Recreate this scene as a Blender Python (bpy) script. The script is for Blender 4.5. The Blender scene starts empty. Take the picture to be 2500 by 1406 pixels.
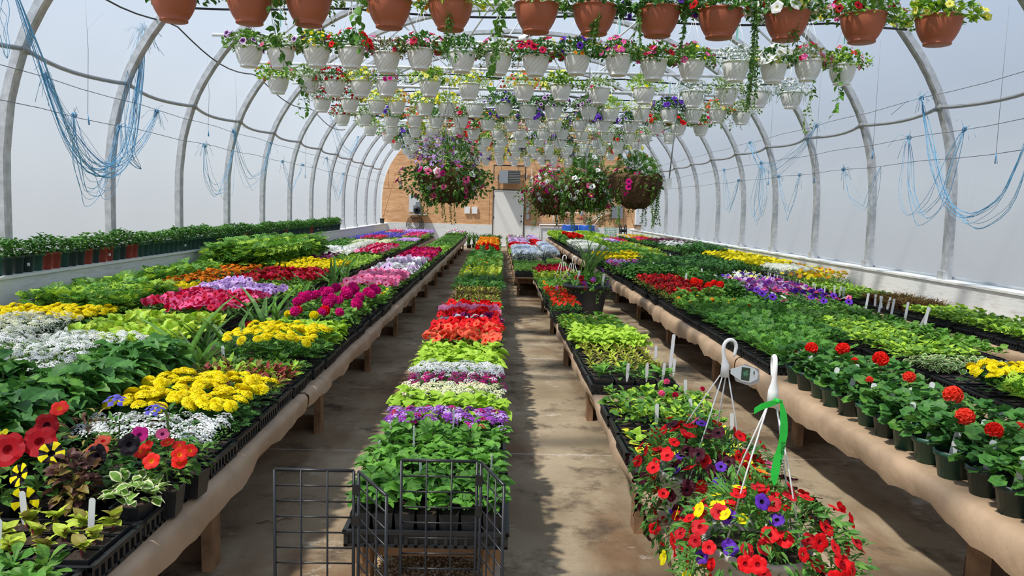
import bpy, math, random
import numpy as np
from mathutils import Vector, Matrix
PI = math.pi
S = bpy.context.scene
COL = S.collection
rs = np.random.RandomState(7)
random.seed(7)

# ------------------------------------------------------------------ camera
F, PITCH, YAW, ROLL, EYE = 1897.19, .1023, .021, .0261, 1.4045
def _cam():
    cy, sy = math.cos(YAW), math.sin(YAW)
    f = np.array([sy*math.cos(PITCH), cy*math.cos(PITCH), -math.sin(PITCH)])
    r0 = np.array([cy, -sy, 0]); d0 = np.cross(f, r0)
    cr, sr = math.cos(ROLL), math.sin(ROLL)
    r = cr*r0 - sr*d0; d = sr*r0 + cr*d0
    cd = bpy.data.cameras.new('camera'); co = bpy.data.objects.new('camera', cd); COL.objects.link(co)
    cd.sensor_width = 36; cd.sensor_fit = 'HORIZONTAL'; cd.lens = F*36/2500; cd.clip_start = .05; cd.clip_end = 200
    M = Matrix(((r[0], -d[0], -f[0], 0), (r[1], -d[1], -f[1], 0), (r[2], -d[2], -f[2], EYE), (0, 0, 0, 1)))
    co.matrix_world = M
    S.camera = co
_cam()
# ------------------------------------------------------------------ light
S.view_settings.view_transform = 'Standard'; S.view_settings.look = 'None'
S.view_settings.gamma = 1; S.view_settings.use_curve_mapping = False
S.view_settings.exposure = -0.12
w = bpy.data.worlds.new('sky'); S.world = w; w.use_nodes = True
nt = w.node_tree; nt.nodes.clear()
o_ = nt.nodes.new('ShaderNodeOutputWorld'); b_ = nt.nodes.new('ShaderNodeBackground')
tc = nt.nodes.new('ShaderNodeTexCoord'); sp = nt.nodes.new('ShaderNodeSeparateXYZ'); cr_ = nt.nodes.new('ShaderNodeValToRGB')
mr = nt.nodes.new('ShaderNodeMapRange'); mr.inputs[1].default_value = -1; mr.inputs[2].default_value = 1
nt.links.new(tc.outputs['Generated'], sp.inputs[0]); nt.links.new(sp.outputs['Z'], mr.inputs[0])
nt.links.new(mr.outputs[0], cr_.inputs[0]); nt.links.new(cr_.outputs[0], b_.inputs[0]); nt.links.new(b_.outputs[0], o_.inputs[0])
e = cr_.color_ramp.elements
e[0].position = 0; e[0].color = (.36, .35, .33, 1); e[1].position = 1; e[1].color = (.36, .50, .78, 1)
for p_, c_ in ((.44, (.50, .50, .49)), (.52, (.66, .70, .74)), (.62, (.56, .66, .82)), (.8, (.46, .58, .80))):
    q_ = cr_.color_ramp.elements.new(p_); q_.color = (*c_, 1)
b_.inputs[1].default_value = 1.22
sd = bpy.data.lights.new('sun', 'SUN'); sd.energy = 7.8; sd.angle = math.radians(2.6); sd.color = (1, .955, .88)
so = bpy.data.objects.new('sun', sd); COL.objects.link(so)
so.rotation_euler = Vector((-.50, -.34, 1.0)).to_track_quat('Z', 'Y').to_euler()   # towards the sun: left, behind the camera, high

# ------------------------------------------------------------------ materials
MATS = {}
def nodes(name):
    m = bpy.data.materials.new(name); m.use_nodes = True; t = m.node_tree
    return m, t, t.nodes['Principled BSDF'], t.nodes['Material Output']
def plain(name, col, rough=.5, metal=0, spec=.5, noise=0, nscale=8, bump=0, bscale=60, trans=0, sheen=0):
    if name in MATS: return MATS[name]
    m, t, b, out = nodes(name); N = t.nodes; L = t.links
    b.inputs['Roughness'].default_value = rough; b.inputs['Metallic'].default_value = metal
    b.inputs['Specular IOR Level'].default_value = spec
    b.inputs['Base Color'].default_value = (*col, 1)
    tcn = N.new('ShaderNodeTexCoord')
    src = None
    if noise:
        n = N.new('ShaderNodeTexNoise'); n.inputs['Scale'].default_value = nscale; n.inputs['Detail'].default_value = 5
        L.new(tcn.outputs['Object'], n.inputs['Vector'])
        mx = N.new('ShaderNodeMix'); mx.data_type = 'RGBA'
        mx.inputs[6].default_value = (*[c*(1-noise) for c in col], 1); mx.inputs[7].default_value = (*[min(1, c*(1+noise)) for c in col], 1)
        rp = N.new('ShaderNodeMapRange'); rp.inputs[1].default_value = .3; rp.inputs[2].default_value = .7
        L.new(n.outputs[0], rp.inputs[0]); L.new(rp.outputs[0], mx.inputs[0]); L.new(mx.outputs[2], b.inputs['Base Color']); src = mx.outputs[2]
    if bump:
        n2 = N.new('ShaderNodeTexNoise'); n2.inputs['Scale'].default_value = bscale; n2.inputs['Detail'].default_value = 4
        L.new(tcn.outputs['Object'], n2.inputs['Vector'])
        bp = N.new('ShaderNodeBump'); bp.inputs['Strength'].default_value = bump; bp.inputs['Distance'].default_value = .01
        L.new(n2.outputs[0], bp.inputs['Height']); L.new(bp.outputs[0], b.inputs['Normal'])
    if trans:
        tr = N.new('ShaderNodeBsdfTranslucent'); tr.inputs[0].default_value = (*col, 1)
        if src: L.new(src, tr.inputs[0])
        ms = N.new('ShaderNodeMixShader'); ms.inputs[0].default_value = trans
        L.new(b.outputs[0], ms.inputs[1]); L.new(tr.outputs[0], ms.inputs[2]); L.new(ms.outputs[0], out.inputs[0])
    MATS[name] = m; return m
def leafm(name, c1, c2, tr=.28, rough=.5):
    """a leaf: two greens mixed leaf by leaf, light passing through"""
    if name in MATS: return MATS[name]
    m, t, b, out = nodes(name); N = t.nodes; L = t.links
    b.inputs['Roughness'].default_value = rough; b.inputs['Specular IOR Level'].default_value = .3
    g = N.new('ShaderNodeTexCoord'); n = N.new('ShaderNodeTexNoise'); n.inputs['Scale'].default_value = 38; n.inputs['Detail'].default_value = 2
    L.new(g.outputs['Object'], n.inputs['Vector'])
    oi = N.new('ShaderNodeObjectInfo'); ad = N.new('ShaderNodeMath'); ad.operation = 'MULTIPLY_ADD'; ad.inputs[1].default_value = .25; ad.inputs[2].default_value = -.12
    L.new(oi.outputs['Random'], ad.inputs[0])
    a2 = N.new('ShaderNodeMath'); a2.operation = 'ADD'; L.new(ad.outputs[0], a2.inputs[0]); L.new(n.outputs[0], a2.inputs[1])
    rp = N.new('ShaderNodeMapRange'); rp.inputs[1].default_value = .32; rp.inputs[2].default_value = .68
    L.new(a2.outputs[0], rp.inputs[0])
    mx = N.new('ShaderNodeMix'); mx.data_type = 'RGBA'; mx.inputs[6].default_value = (*c1, 1); mx.inputs[7].default_value = (*c2, 1)
    L.new(rp.outputs[0], mx.inputs[0]); L.new(mx.outputs[2], b.inputs['Base Color'])
    tl = N.new('ShaderNodeBsdfTranslucent'); L.new(mx.outputs[2], tl.inputs[0])
    ms = N.new('ShaderNodeMixShader'); ms.inputs[0].default_value = tr
    L.new(b.outputs[0], ms.inputs[1]); L.new(tl.outputs[0], ms.inputs[2]); L.new(ms.outputs[0], out.inputs[0])
    MATS[name] = m; return m
LEAF = {
 'mint': leafm('leaf_mint', (.075, .235, .022), (.20, .45, .06)),
 'green': leafm('leaf_green', (.052, .165, .022), (.15, .34, .05)),
 'mid': leafm('leaf_mid', (.085, .215, .028), (.23, .42, .06)),
 'dark': leafm('leaf_dark', (.025, .095, .022), (.075, .21, .045)),
 'deep': leafm('leaf_deep', (.04, .14, .03), (.10, .28, .05)),
 'lime': leafm('leaf_lime', (.26, .46, .025), (.50, .72, .07)),
 'yellowgreen': leafm('leaf_yellow_green', (.30, .42, .03), (.56, .66, .07)),
 'bronze': leafm('leaf_bronze', (.20, .12, .03), (.34, .30, .06)),
 'red': leafm('leaf_red', (.26, .03, .03), (.45, .09, .06)),
 'brown': leafm('leaf_brown', (.09, .035, .03), (.20, .09, .05)),
 'silver': leafm('leaf_silver', (.30, .38, .30), (.50, .56, .46)),
 'cream': leafm('leaf_cream_margin', (.62, .66, .34), (.80, .80, .50)),
 'gold': leafm('leaf_gold', (.72, .66, .02), (.86, .80, .08)),
 'grass': leafm('leaf_grass', (.07, .17, .04), (.18, .32, .09)),
 'stem': leafm('stem_green', (.14, .24, .05), (.26, .36, .10)),
 'redstem': leafm('stem_red', (.35, .03, .06), (.50, .06, .10)),
}
PET = {}
def pet(name, c, tr=.3, v=.18):
    if name not in PET: PET[name] = plain('petal_'+name, c, rough=.55, spec=.2, noise=v, nscale=30, trans=tr)
    return PET[name]
for n_, c_ in dict(yellow=(1.0, .76, .006), lemon=(.96, .88, .18), cream=(.88, .86, .52), white=(.90, .90, .88), offwhite=(.78, .80, .70), red=(.80, .008, .012),
        scarlet=(.84, .022, .012), coral=(.88, .14, .07), geranium=(.90, .07, .035), orange=(.94, .30, .010), crimson=(.55, .005, .05), magenta=(.74, .012, .26), pink=(.90, .28, .48),
        rose=(.86, .12, .30), lavender=(.62, .40, .82), purple=(.33, .07, .46), violet=(.13, .03, .46), plum=(.26, .012, .12), maroon=(.06, .004, .014),
        blue=(.14, .12, .60), paleblue=(.50, .58, .74), darkred=(.36, .006, .012), velvet=(.48, .004, .012), cherry=(.62, .012, .02), throat=(.10, .02, .14), eye=(.75, .62, .04), black=(.008, .004, .008),
        rust=(.55, .06, .01), lilac=(.74, .52, .80)).items(): pet(n_, c_)
TRAY = plain('black_tray_plastic', (.016, .017, .018), rough=.42, noise=.25, nscale=20)
SOIL = plain('potting_soil', (.045, .026, .016), rough=.95, noise=.5, nscale=90, bump=.8, bscale=150)
GREENPOT = plain('green_pot_plastic', (.022, .085, .055), rough=.42, noise=.15)
DKPOT = plain('dark_green_pot_plastic', (.02, .042, .034), rough=.45, noise=.15)
REDPOT = plain('red_pot_plastic', (.34, .048, .025), rough=.5, noise=.12)
TERRA = plain('terracotta_plastic', (.42, .115, .055), rough=.5, noise=.10, nscale=5)
WPOT = plain('white_pot_plastic', (.90, .90, .88), rough=.30, noise=.02, nscale=4)
SWIRL = plain('pot_groove_grey', (.52, .52, .52), rough=.5)
WHITE = plain('white_plastic', (.86, .86, .84), rough=.35)
GALV = plain('galvanised_steel', (.56, .57, .58), rough=.42, metal=.55, noise=.22, nscale=14, bump=.15)
PIPEW = plain('pale_pipe', (.72, .74, .74), rough=.35, metal=.2, noise=.05)
PIPEG = plain('grey_pipe', (.38, .39, .40), rough=.4, metal=.4, noise=.1)
HOSE = plain('black_hose', (.012, .013, .016), rough=.4)
WIRE = plain('thin_wire', (.22, .23, .25), rough=.5, metal=.5)
TWINE = plain('blue_twine', (.10, .42, .72), rough=.6, noise=.35, nscale=25, trans=.2)
TWINE2 = plain('faded_blue_twine', (.30, .55, .72), rough=.6, noise=.3, nscale=25, trans=.2)
BLACKW = plain('black_coated_wire', (.010, .010, .011), rough=.38)
WOOD = plain('weathered_wood', (.30, .17, .085), rough=.8, noise=.35, nscale=11, bump=.4, bscale=35)
WOODD = plain('damp_wood', (.12, .065, .035), rough=.85, noise=.35, nscale=11, bump=.4, bscale=35)
SKIRT = plain('beige_fabric_cover', (.52, .36, .23), rough=.5, noise=.16, nscale=7, bump=.5, bscale=16, trans=.18)
MOSS = plain('brown_moss_liner', (.11, .06, .025), rough=1, noise=.55, nscale=45, bump=1, bscale=90)
DARKMETAL = plain('dark_metal', (.03, .03, .035), rough=.5, metal=.5)
GREYM = plain('grey_painted_metal', (.22, .24, .26), rough=.5)
GREYL = plain('light_grey_box', (.50, .52, .52), rough=.5)
BLUEP = plain('blue_barrel_plastic', (.012, .085, .42), rough=.35)
RIBBON = plain('green_ribbon', (.03, .62, .07), rough=.35, trans=.3)
INK = plain('black_ink', (.01, .02, .01), rough=.6)
PINKTAG = plain('pink_tag', (.90, .12, .30), rough=.5, trans=.2)
MINTTAG = plain('pale_teal_tag', (.35, .80, .68), rough=.4, trans=.3)
CLEAR = plain('clear_film_sleeve', (.55, .50, .48), rough=.2, trans=.5)
TAGW = plain('white_label_plastic', (.84, .84, .84), rough=.4, trans=.15)

def film_mat():
    m, t, b, out = nodes('greenhouse_film'); N = t.nodes; L = t.links
    g = N.new('ShaderNodeTexCoord')
    mp = N.new('ShaderNodeMapping'); mp.inputs['Scale'].default_value = (1, .55, .25); L.new(g.outputs['Object'], mp.inputs[0])
    n = N.new('ShaderNodeTexNoise'); n.inputs['Scale'].default_value = 1.6; n.inputs['Detail'].default_value = 6; L.new(mp.outputs[0], n.inputs['Vector'])
    mx = N.new('ShaderNodeMix'); mx.data_type = 'RGBA'; mx.inputs[6].default_value = (.33, .36, .385, 1); mx.inputs[7].default_value = (.42, .45, .475, 1)
    L.new(n.outputs[0], mx.inputs[0])
    bp = N.new('ShaderNodeBump'); bp.inputs['Strength'].default_value = .35; bp.inputs['Distance'].default_value = .05; L.new(n.outputs[0], bp.inputs['Height'])
    tp = N.new('ShaderNodeBsdfTransparent'); tp.inputs[0].default_value = (.93, .95, .97, 1)
    tl = N.new('ShaderNodeBsdfTranslucent'); L.new(mx.outputs[2], tl.inputs[0]); L.new(bp.outputs[0], tl.inputs['Normal'])
    df = N.new('ShaderNodeBsdfDiffuse'); L.new(mx.outputs[2], df.inputs[0]); L.new(bp.outputs[0], df.inputs['Normal'])
    a = N.new('ShaderNodeMixShader'); a.inputs[0].default_value = .25; L.new(tl.outputs[0], a.inputs[1]); L.new(df.outputs[0], a.inputs[2])
    c = N.new('ShaderNodeMixShader'); c.inputs[0].default_value = .40; L.new(tp.outputs[0], c.inputs[1]); L.new(a.outputs[0], c.inputs[2])
    L.new(c.outputs[0], out.inputs[0]); return m
def floor_mat():
    m, t, b, out = nodes('stained_concrete'); N = t.nodes; L = t.links
    g = N.new('ShaderNodeTexCoord')
    def noise(sc, det=6, rough=.6, off=0, stretch=(1, 1, 1)):
        mp = N.new('ShaderNodeMapping'); mp.inputs['Location'].default_value = (off, off, 0); mp.inputs['Scale'].default_value = stretch
        L.new(g.outputs['Object'], mp.inputs[0]); n = N.new('ShaderNodeTexNoise'); n.inputs['Scale'].default_value = sc; n.inputs['Detail'].default_value = det
        n.inputs['Roughness'].default_value = rough; L.new(mp.outputs[0], n.inputs['Vector']); return n.outputs[0]
    def rng(v, a, b_):
        r = N.new('ShaderNodeMapRange'); r.inputs[1].default_value = a; r.inputs[2].default_value = b_; L.new(v, r.inputs[0]); return r.outputs[0]
    def mix(f_, a, b_):
        x = N.new('ShaderNodeMix'); x.data_type = 'RGBA'; L.new(f_, x.inputs[0])
        for k, v in ((6, a), (7, b_)):
            if isinstance(v, tuple): x.inputs[k].default_value = (*v, 1)
            else: L.new(v, x.inputs[k])
        return x.outputs[2]
    c = mix(rng(noise(1.3, off=3), .35, .65), (.25, .19, .115), (.42, .335, .225))
    c = mix(rng(noise(.9, off=11, stretch=(1.6, .7, 1)), .46, .62), c, (.19, .115, .062))
    c = mix(rng(noise(3.1, 8, .7, off=21), .52, .66), c, (.10, .07, .045))
    c = mix(rng(noise(2.2, 9, .75, off=31, stretch=(1, 1.4, 1)), .58, .68), c, (.55, .50, .41))
    c = mix(rng(noise(40, 3, .6, off=5), .62, .74), c, (.22, .15, .10))
    # saw-cut joints across the slab
    s = N.new('ShaderNodeSeparateXYZ'); L.new(g.outputs['Object'], s.inputs[0])
    md = N.new('ShaderNodeMath'); md.operation = 'PINGPONG'; md.inputs[1].default_value = 1.8; 
    ad = N.new('ShaderNodeMath'); ad.operation = 'ADD'; ad.inputs[1].default_value = -.75; L.new(s.outputs['Y'], ad.inputs[0]); L.new(ad.outputs[0], md.inputs[0])
    w1 = N.new('ShaderNodeMath'); w1.operation = 'MULTIPLY_ADD'; w1.inputs[1].default_value = .05; L.new(noise(6, off=2), w1.inputs[0]); L.new(md.outputs[0], w1.inputs[2])
    lt = N.new('ShaderNodeMath'); lt.operation = 'LESS_THAN'; lt.inputs[1].default_value = .034; L.new(w1.outputs[0], lt.inputs[0])
    ml = N.new('ShaderNodeMath'); ml.operation = 'MULTIPLY'; ml.inputs[1].default_value = .55; L.new(lt.outputs[0], ml.inputs[0])
    c = mix(ml.outputs[0], c, (.48, .42, .36))
    L.new(c, b.inputs['Base Color']); b.inputs['Roughness'].default_value = .8; b.inputs['Specular IOR Level'].default_value = .25
    bp = N.new('ShaderNodeBump'); bp.inputs['Strength'].default_value = .35; bp.inputs['Distance'].default_value = .01; L.new(noise(25, 6), bp.inputs['Height']); L.new(bp.outputs[0], b.inputs['Normal'])
    return m
def osb_mat():
    m, t, b, out = nodes('plywood_sheathing'); N = t.nodes; L = t.links
    g = N.new('ShaderNodeTexCoord'); mp = N.new('ShaderNodeMapping'); mp.inputs['Scale'].default_value = (1, 1, 4.5); L.new(g.outputs['Object'], mp.inputs[0])
    n = N.new('ShaderNodeTexNoise'); n.inputs['Scale'].default_value = 2.6; n.inputs['Detail'].default_value = 7; n.inputs['Roughness'].default_value = .7; n.inputs['Distortion'].default_value = .8
    L.new(mp.outputs[0], n.inputs['Vector'])
    r = N.new('ShaderNodeValToRGB'); L.new(n.outputs[0], r.inputs[0]); el = r.color_ramp.elements
    el[0].position = .26; el[0].color = (.30, .14, .06, 1); el[1].position = .70; el[1].color = (.80, .50, .27, 1)
    q = el.new(.42); q.color = (.60, .32, .15, 1); q = el.new(.56); q.color = (.72, .41, .20, 1)
    # sheet joints: 1.22 x 2.44 sheets
    br = N.new('ShaderNodeTexBrick'); br.offset = .5; br.inputs['Scale'].default_value = 1; br.inputs['Brick Width'].default_value = 2.44; br.inputs['Row Height'].default_value = 1.22
    br.inputs['Mortar Size'].default_value = .006; br.inputs['Mortar Smooth'].default_value = .1
    m2 = N.new('ShaderNodeMapping'); m2.inputs['Rotation'].default_value = (PI/2, 0, 0); m2.inputs['Location'].default_value = (.3, .78, 0); L.new(g.outputs['Object'], m2.inputs[0]); L.new(m2.outputs[0], br.inputs['Vector'])
    mx = N.new('ShaderNodeMix'); mx.data_type = 'RGBA'; L.new(br.outputs['Fac'], mx.inputs[0]); L.new(r.outputs[0], mx.inputs[6]); mx.inputs[7].default_value = (.12, .05, .02, 1)
    L.new(mx.outputs[2], b.inputs['Base Color']); b.inputs['Roughness'].default_value = .75
    return m
def painted_wood():
    m, t, b, out = nodes('white_painted_plywood'); N = t.nodes; L = t.links
    g = N.new('ShaderNodeTexCoord'); mp = N.new('ShaderNodeMapping'); mp.inputs['Scale'].default_value = (1, .8, 5); L.new(g.outputs['Object'], mp.inputs[0])
    n = N.new('ShaderNodeTexNoise'); n.inputs['Scale'].default_value = 4; n.inputs['Detail'].default_value = 7; n.inputs['Roughness'].default_value = .7; L.new(mp.outputs[0], n.inputs['Vector'])
    r = N.new('ShaderNodeValToRGB'); L.new(n.outputs[0], r.inputs[0]); el = r.color_ramp.elements
    el[0].position = .30; el[0].color = (.55, .53, .48, 1); el[1].position = .48; el[1].color = (.76, .77, .75, 1)
    L.new(r.outputs[0], b.inputs['Base Color']); b.inputs['Roughness'].default_value = .65
    bp = N.new('ShaderNodeBump'); bp.inputs['Strength'].default_value = .25; L.new(n.outputs[0], bp.inputs['Height']); bp.inputs['Distance'].default_value = .02; L.new(bp.outputs[0], b.inputs['Normal'])
    return m
FILM, FLOOR, OSB, PWOOD = film_mat(), floor_mat(), osb_mat(), painted_wood()

# ------------------------------------------------------------------ mesh builder
class T:                                        # template: verts, faces, material index per face
    def __init__(s, v, f, m=None):
        s.v = np.array(v, float); s.f = [tuple(x) for x in f]; s.m = np.array(m if m is not None else [0]*len(f), int)
        s.loops = np.array([i for x in s.f for i in x], int); s.sz = np.array([len(x) for x in s.f], int)
class G:
    def __init__(s): s.V = []; s.L = []; s.Z = []; s.M = []; s.n = 0
    def inst(s, t, R, P, mo=0):                 # R (k,3,3) incl. scale, P (k,3)
        R = np.asarray(R, float); P = np.asarray(P, float); k = len(P)
        if k == 0: return
        v = np.einsum('kij,nj->kni', R, t.v) + P[:, None, :]
        nv = len(t.v)
        s.V.append(v.reshape(-1, 3)); s.L.append((t.loops[None] + (s.n + np.arange(k)*nv)[:, None]).ravel())
        s.Z.append(np.tile(t.sz, k)); mm = np.tile(t.m, k).reshape(k, -1) + np.asarray(mo).reshape(-1, 1); s.M.append(mm.ravel()); s.n += k*nv
    def add(s, v, f, m=0):
        t = T(v, f, [m]*len(f)); s.inst(t, np.eye(3)[None], np.zeros((1, 3)))
    def box(s, x0, y0, z0, x1, y1, z1, m=0):
        v = [(x, y, z) for z in (z0, z1) for y in (y0, y1) for x in (x0, x1)]
        s.add(v, [(0, 2, 3, 1), (4, 5, 7, 6), (0, 1, 5, 4), (2, 6, 7, 3), (0, 4, 6, 2), (1, 3, 7, 5)], m)
    def tube(s, pts, r, seg=6, m=0, caps=True):
        pts = np.array(pts, float); n = len(pts)
        rr = np.broadcast_to(np.asarray(r, float), (n,))
        tan = np.gradient(pts, axis=0); tan /= np.maximum(np.linalg.norm(tan, axis=1), 1e-9)[:, None]
        up = np.array([0, 0, 1.]) if abs(tan[0][2]) < .9 else np.array([1., 0, 0])
        v = []; u = np.cross(tan[0], up); u /= np.linalg.norm(u)
        for i in range(n):
            u = u - tan[i]*(u@tan[i]); l = np.linalg.norm(u); u = u/l if l > 1e-6 else np.array([1., 0, 0])
            b = np.cross(tan[i], u)
            for j in range(seg):
                a = 2*PI*j/seg; v.append(pts[i] + rr[i]*(math.cos(a)*u + math.sin(a)*b))
        f = [(i*seg+j, i*seg+(j+1) % seg, (i+1)*seg+(j+1) % seg, (i+1)*seg+j) for i in range(n-1) for j in range(seg)]
        if caps: f += [tuple(range(seg))[::-1], tuple((n-1)*seg+j for j in range(seg))]
        s.add(v, f, m)
    def lathe(s, prof, seg=24, m=0, c=(0, 0, 0), sx=1, sy=1, closed=False):
        v = [(c[0]+sx*r*math.cos(2*PI*j/seg), c[1]+sy*r*math.sin(2*PI*j/seg), c[2]+z) for r, z in prof for j in range(seg)]
        n = len(prof); f = [(i*seg+j, i*seg+(j+1) % seg, (i+1)*seg+(j+1) % seg, (i+1)*seg+j) for i in range(n-1) for j in range(seg)]
        s.add(v, f, m)
    def mesh(s, name, mats, smooth=True):
        me = bpy.data.meshes.new(name)
        V = np.concatenate(s.V); L = np.concatenate(s.L); Z = np.concatenate(s.Z); M = np.concatenate(s.M)
        me.vertices.add(len(V)); me.vertices.foreach_set('co', V.ravel())
        me.loops.add(len(L)); me.loops.foreach_set('vertex_index', L.astype(np.int32))
        me.polygons.add(len(Z)); me.polygons.foreach_set('loop_start', (np.cumsum(Z)-Z).astype(np.int32))
        me.polygons.foreach_set('material_index', M.astype(np.int32))
        me.polygons.foreach_set('use_smooth', np.full(len(Z), bool(smooth)))
        for m in (mats if isinstance(mats, (list, tuple)) else [mats]): me.materials.append(m)
        me.update(calc_edges=True); return me
def R3(yaw, pitch, roll, sc):
    """leaf frames: +X along the leaf, +Z its upper face"""
    yaw, pitch, roll = [np.atleast_1d(np.asarray(a, float)) for a in (yaw, pitch, roll)]
    n = max(len(yaw), len(pitch), len(roll)); yaw, pitch, roll = [np.broadcast_to(a, (n,)) for a in (yaw, pitch, roll)]
    sc = np.broadcast_to(np.asarray(sc, float), (n,))
    cy, sy, cp, sp_, cr, sr = np.cos(yaw), np.sin(yaw), np.cos(pitch), np.sin(pitch), np.cos(roll), np.sin(roll)
    X = np.stack([cy*cp, sy*cp, sp_], 1); Y0 = np.stack([-sy, cy, 0*cy], 1); Z0 = np.cross(X, Y0)
    Y = Y0*cr[:, None] + Z0*sr[:, None]; Z = np.cross(X, Y)
    return np.stack([X, Y, Z], 2)*sc[:, None, None]
def RN(nrm, spin, sc):
    """frames whose +Z is nrm"""
    nrm = np.asarray(nrm, float); nrm = nrm/np.linalg.norm(nrm, axis=1)[:, None]
    ref = np.where(np.abs(nrm[:, 2:3]) < .9, np.array([[0, 0, 1.]]), np.array([[1., 0, 0]]))
    X = np.cross(ref, nrm); X /= np.linalg.norm(X, axis=1)[:, None]; Y = np.cross(nrm, X)
    c, s_ = np.cos(spin)[:, None], np.sin(spin)[:, None]
    X2 = X*c + Y*s_; Y2 = np.cross(nrm, X2)
    return np.stack([X2, Y2, nrm], 2)*np.broadcast_to(np.asarray(sc, float), (len(nrm),))[:, None, None]

# ------------------------------------------------------------------ object helpers
def link(o, parent=None, loc=None, rz=None):
    COL.objects.link(o)
    if parent: o.parent = parent
    if loc is not None: o.location = loc
    if rz is not None: o.rotation_euler = (0, 0, rz)
    return o
def part(name, g, mats, parent, smooth=True):
    me = g if isinstance(g, bpy.types.Mesh) else g.mesh(name, mats, smooth)
    return link(bpy.data.objects.new(name, me), parent)
def tag(o, label, cat, group=None, kind=None):
    o['label'] = label; o['category'] = cat
    if group: o['group'] = group
    if kind: o['kind'] = kind
    return o
def thing(name, label, cat, loc=(0, 0, 0), rz=0, group=None):
    o = bpy.data.objects.new(name, None); o.empty_display_size = .05
    link(o, None, loc, rz); return tag(o, label, cat, group)
def one(name, g, mats, label, cat, group=None, loc=None, rz=None, smooth=True, kind=None):
    o = part(name, g, mats, None, smooth)
    if loc is not None: o.location = loc
    if rz is not None: o.rotation_euler = (0, 0, rz)
    return tag(o, label, cat, group, kind)
def struct(name, g, mats, smooth=False, parent=None):
    o = part(name, g, mats, parent, smooth); o['kind'] = 'structure'; return o
ORD = 'nearest,second,third,fourth,fifth,sixth,seventh,eighth,ninth,tenth,eleventh,twelfth,thirteenth,fourteenth,fifteenth,sixteenth,seventeenth,eighteenth,nineteenth,twentieth'.split(',')
def nth(i): 
    if i < 20: return ORD[i]
    n = i+1; return '%d%s' % (n, 'th' if 10 < n % 100 < 20 else {1: 'st', 2: 'nd', 3: 'rd'}.get(n % 10, 'th'))
def lth(i): return 'first' if i == 0 else nth(i)

# ------------------------------------------------------------------ leaf and flower templates
def strip(ws, bend=.25, fold=.12, vari=False, serr=False):
    """leaf blade from (t, halfwidth) sections"""
    v = []; f = []; m = []
    for t, w_ in ws:
        z = bend*(t - 1.6*t*t)
        if vari:
            v += [(t, -w_, z+fold*w_*2), (t, -w_*.68, z+fold*w_*1.2), (t, 0, z), (t, w_*.68, z+fold*w_*1.2), (t, w_, z+fold*w_*2)]
        else: v += [(t, -w_, z+fold*w_*2), (t, 0, z), (t, w_, z+fold*w_*2)]
    k = 5 if vari else 3
    for i in range(len(ws)-1):
        for j in range(k-1):
            f.append((i*k+j, (i+1)*k+j, (i+1)*k+j+1, i*k+j+1)); m.append(1 if vari and (j in (0, k-2) or i == len(ws)-2) else 0)
    return T(v, f, m)
LT = {
 'ovate': strip([(0, .01), (.12, .10), (.35, .29), (.6, .27), (.85, .12), (1, .005)]),
 'broad': strip([(0, .02), (.1, .20), (.35, .40), (.62, .36), (.86, .16), (1, .005)], bend=.35),
 'serrate': strip([(0, .03), (.08, .16), (.14, .30), (.22, .26), (.32, .37), (.40, .31), (.52, .35), (.60, .26), (.72, .25), (.80, .16), (.90, .12), (1, .005)], bend=.3, fold=.2),
 'lance': strip([(0, .01), (.3, .10), (.6, .115), (.85, .05), (1, .004)], bend=.3),
 'spoon': strip([(0, .03), (.25, .07), (.5, .20), (.75, .26), (.93, .17), (1, .03)], bend=.25),
 'vari': strip([(0, .02), (.12, .20), (.4, .36), (.7, .28), (.88, .14), (1, .01)], bend=.3, vari=True),
 'blade': strip([(0, .022), (.2, .034), (.45, .036), (.7, .028), (.88, .016), (1, .002)], bend=.5, fold=.6),
 'simple': strip([(0, .03), (.45, .27), (1, .01)], bend=.3),
}
def fern():
    v = []; f = []
    def lobe(x, y, ang, l, w_):
        n = len(v); c, s_ = math.cos(ang), math.sin(ang)
        for a, b in ((0, 0), (.5, w_), (1, 0), (.5, -w_)):
            px, py = a*l, b; v.append((x+px*c-py*s_, y+px*s_+py*c, .16*((x+px*c)-1.4*(x+px*c)**2)+.1*abs(y+px*s_+py*c)))
        f.append((n, n+3, n+2, n+1))
    for t, l in ((.16, .26), (.34, .38), (.52, .40), (.70, .33)):
        lobe(t, 0, .85, l, .07); lobe(t, 0, -.85, l, .07)
    lobe(.0, 0, 0, .75, .02); lobe(.66, 0, 0, .36, .065)
    return T(v, f)
LT['fern'] = fern()
def roundleaf():
    v = [(.42, 0, -.06)]; f = []; n = 12
    for i in range(n):
        a = 2*PI*i/n; r = .5*(1+.09*(-1)**i)*(1 if i != n//2 else .25)
        v.append((.42+r*math.cos(a), r*math.sin(a), .05*math.cos(2*a)+.02))
    for i in range(n): f.append((0, 1+i, 1+(i+1) % n))
    return T(v, f)
LT['round'] = roundleaf()
def heart():
    v = [(0.15, 0, 0), (.55, 0, -.05), (1, 0, -.2)]; o = [(.0, .2), (.08, .40), (.35, .46), (.65, .28)]
    for sg in (1, -1): v += [(x, sg*y, .05-.18*x) for x, y in o]
    f = []
    for b in (3, 7):
        q = [(0, b, b+1), (0, b+1, b+2, 1), (1, b+2, b+3), (1, b+3, 2)]; f += [x if b == 7 else x[::-1] for x in q]
    return T(v, f)
LT['heart'] = heart()

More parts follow.
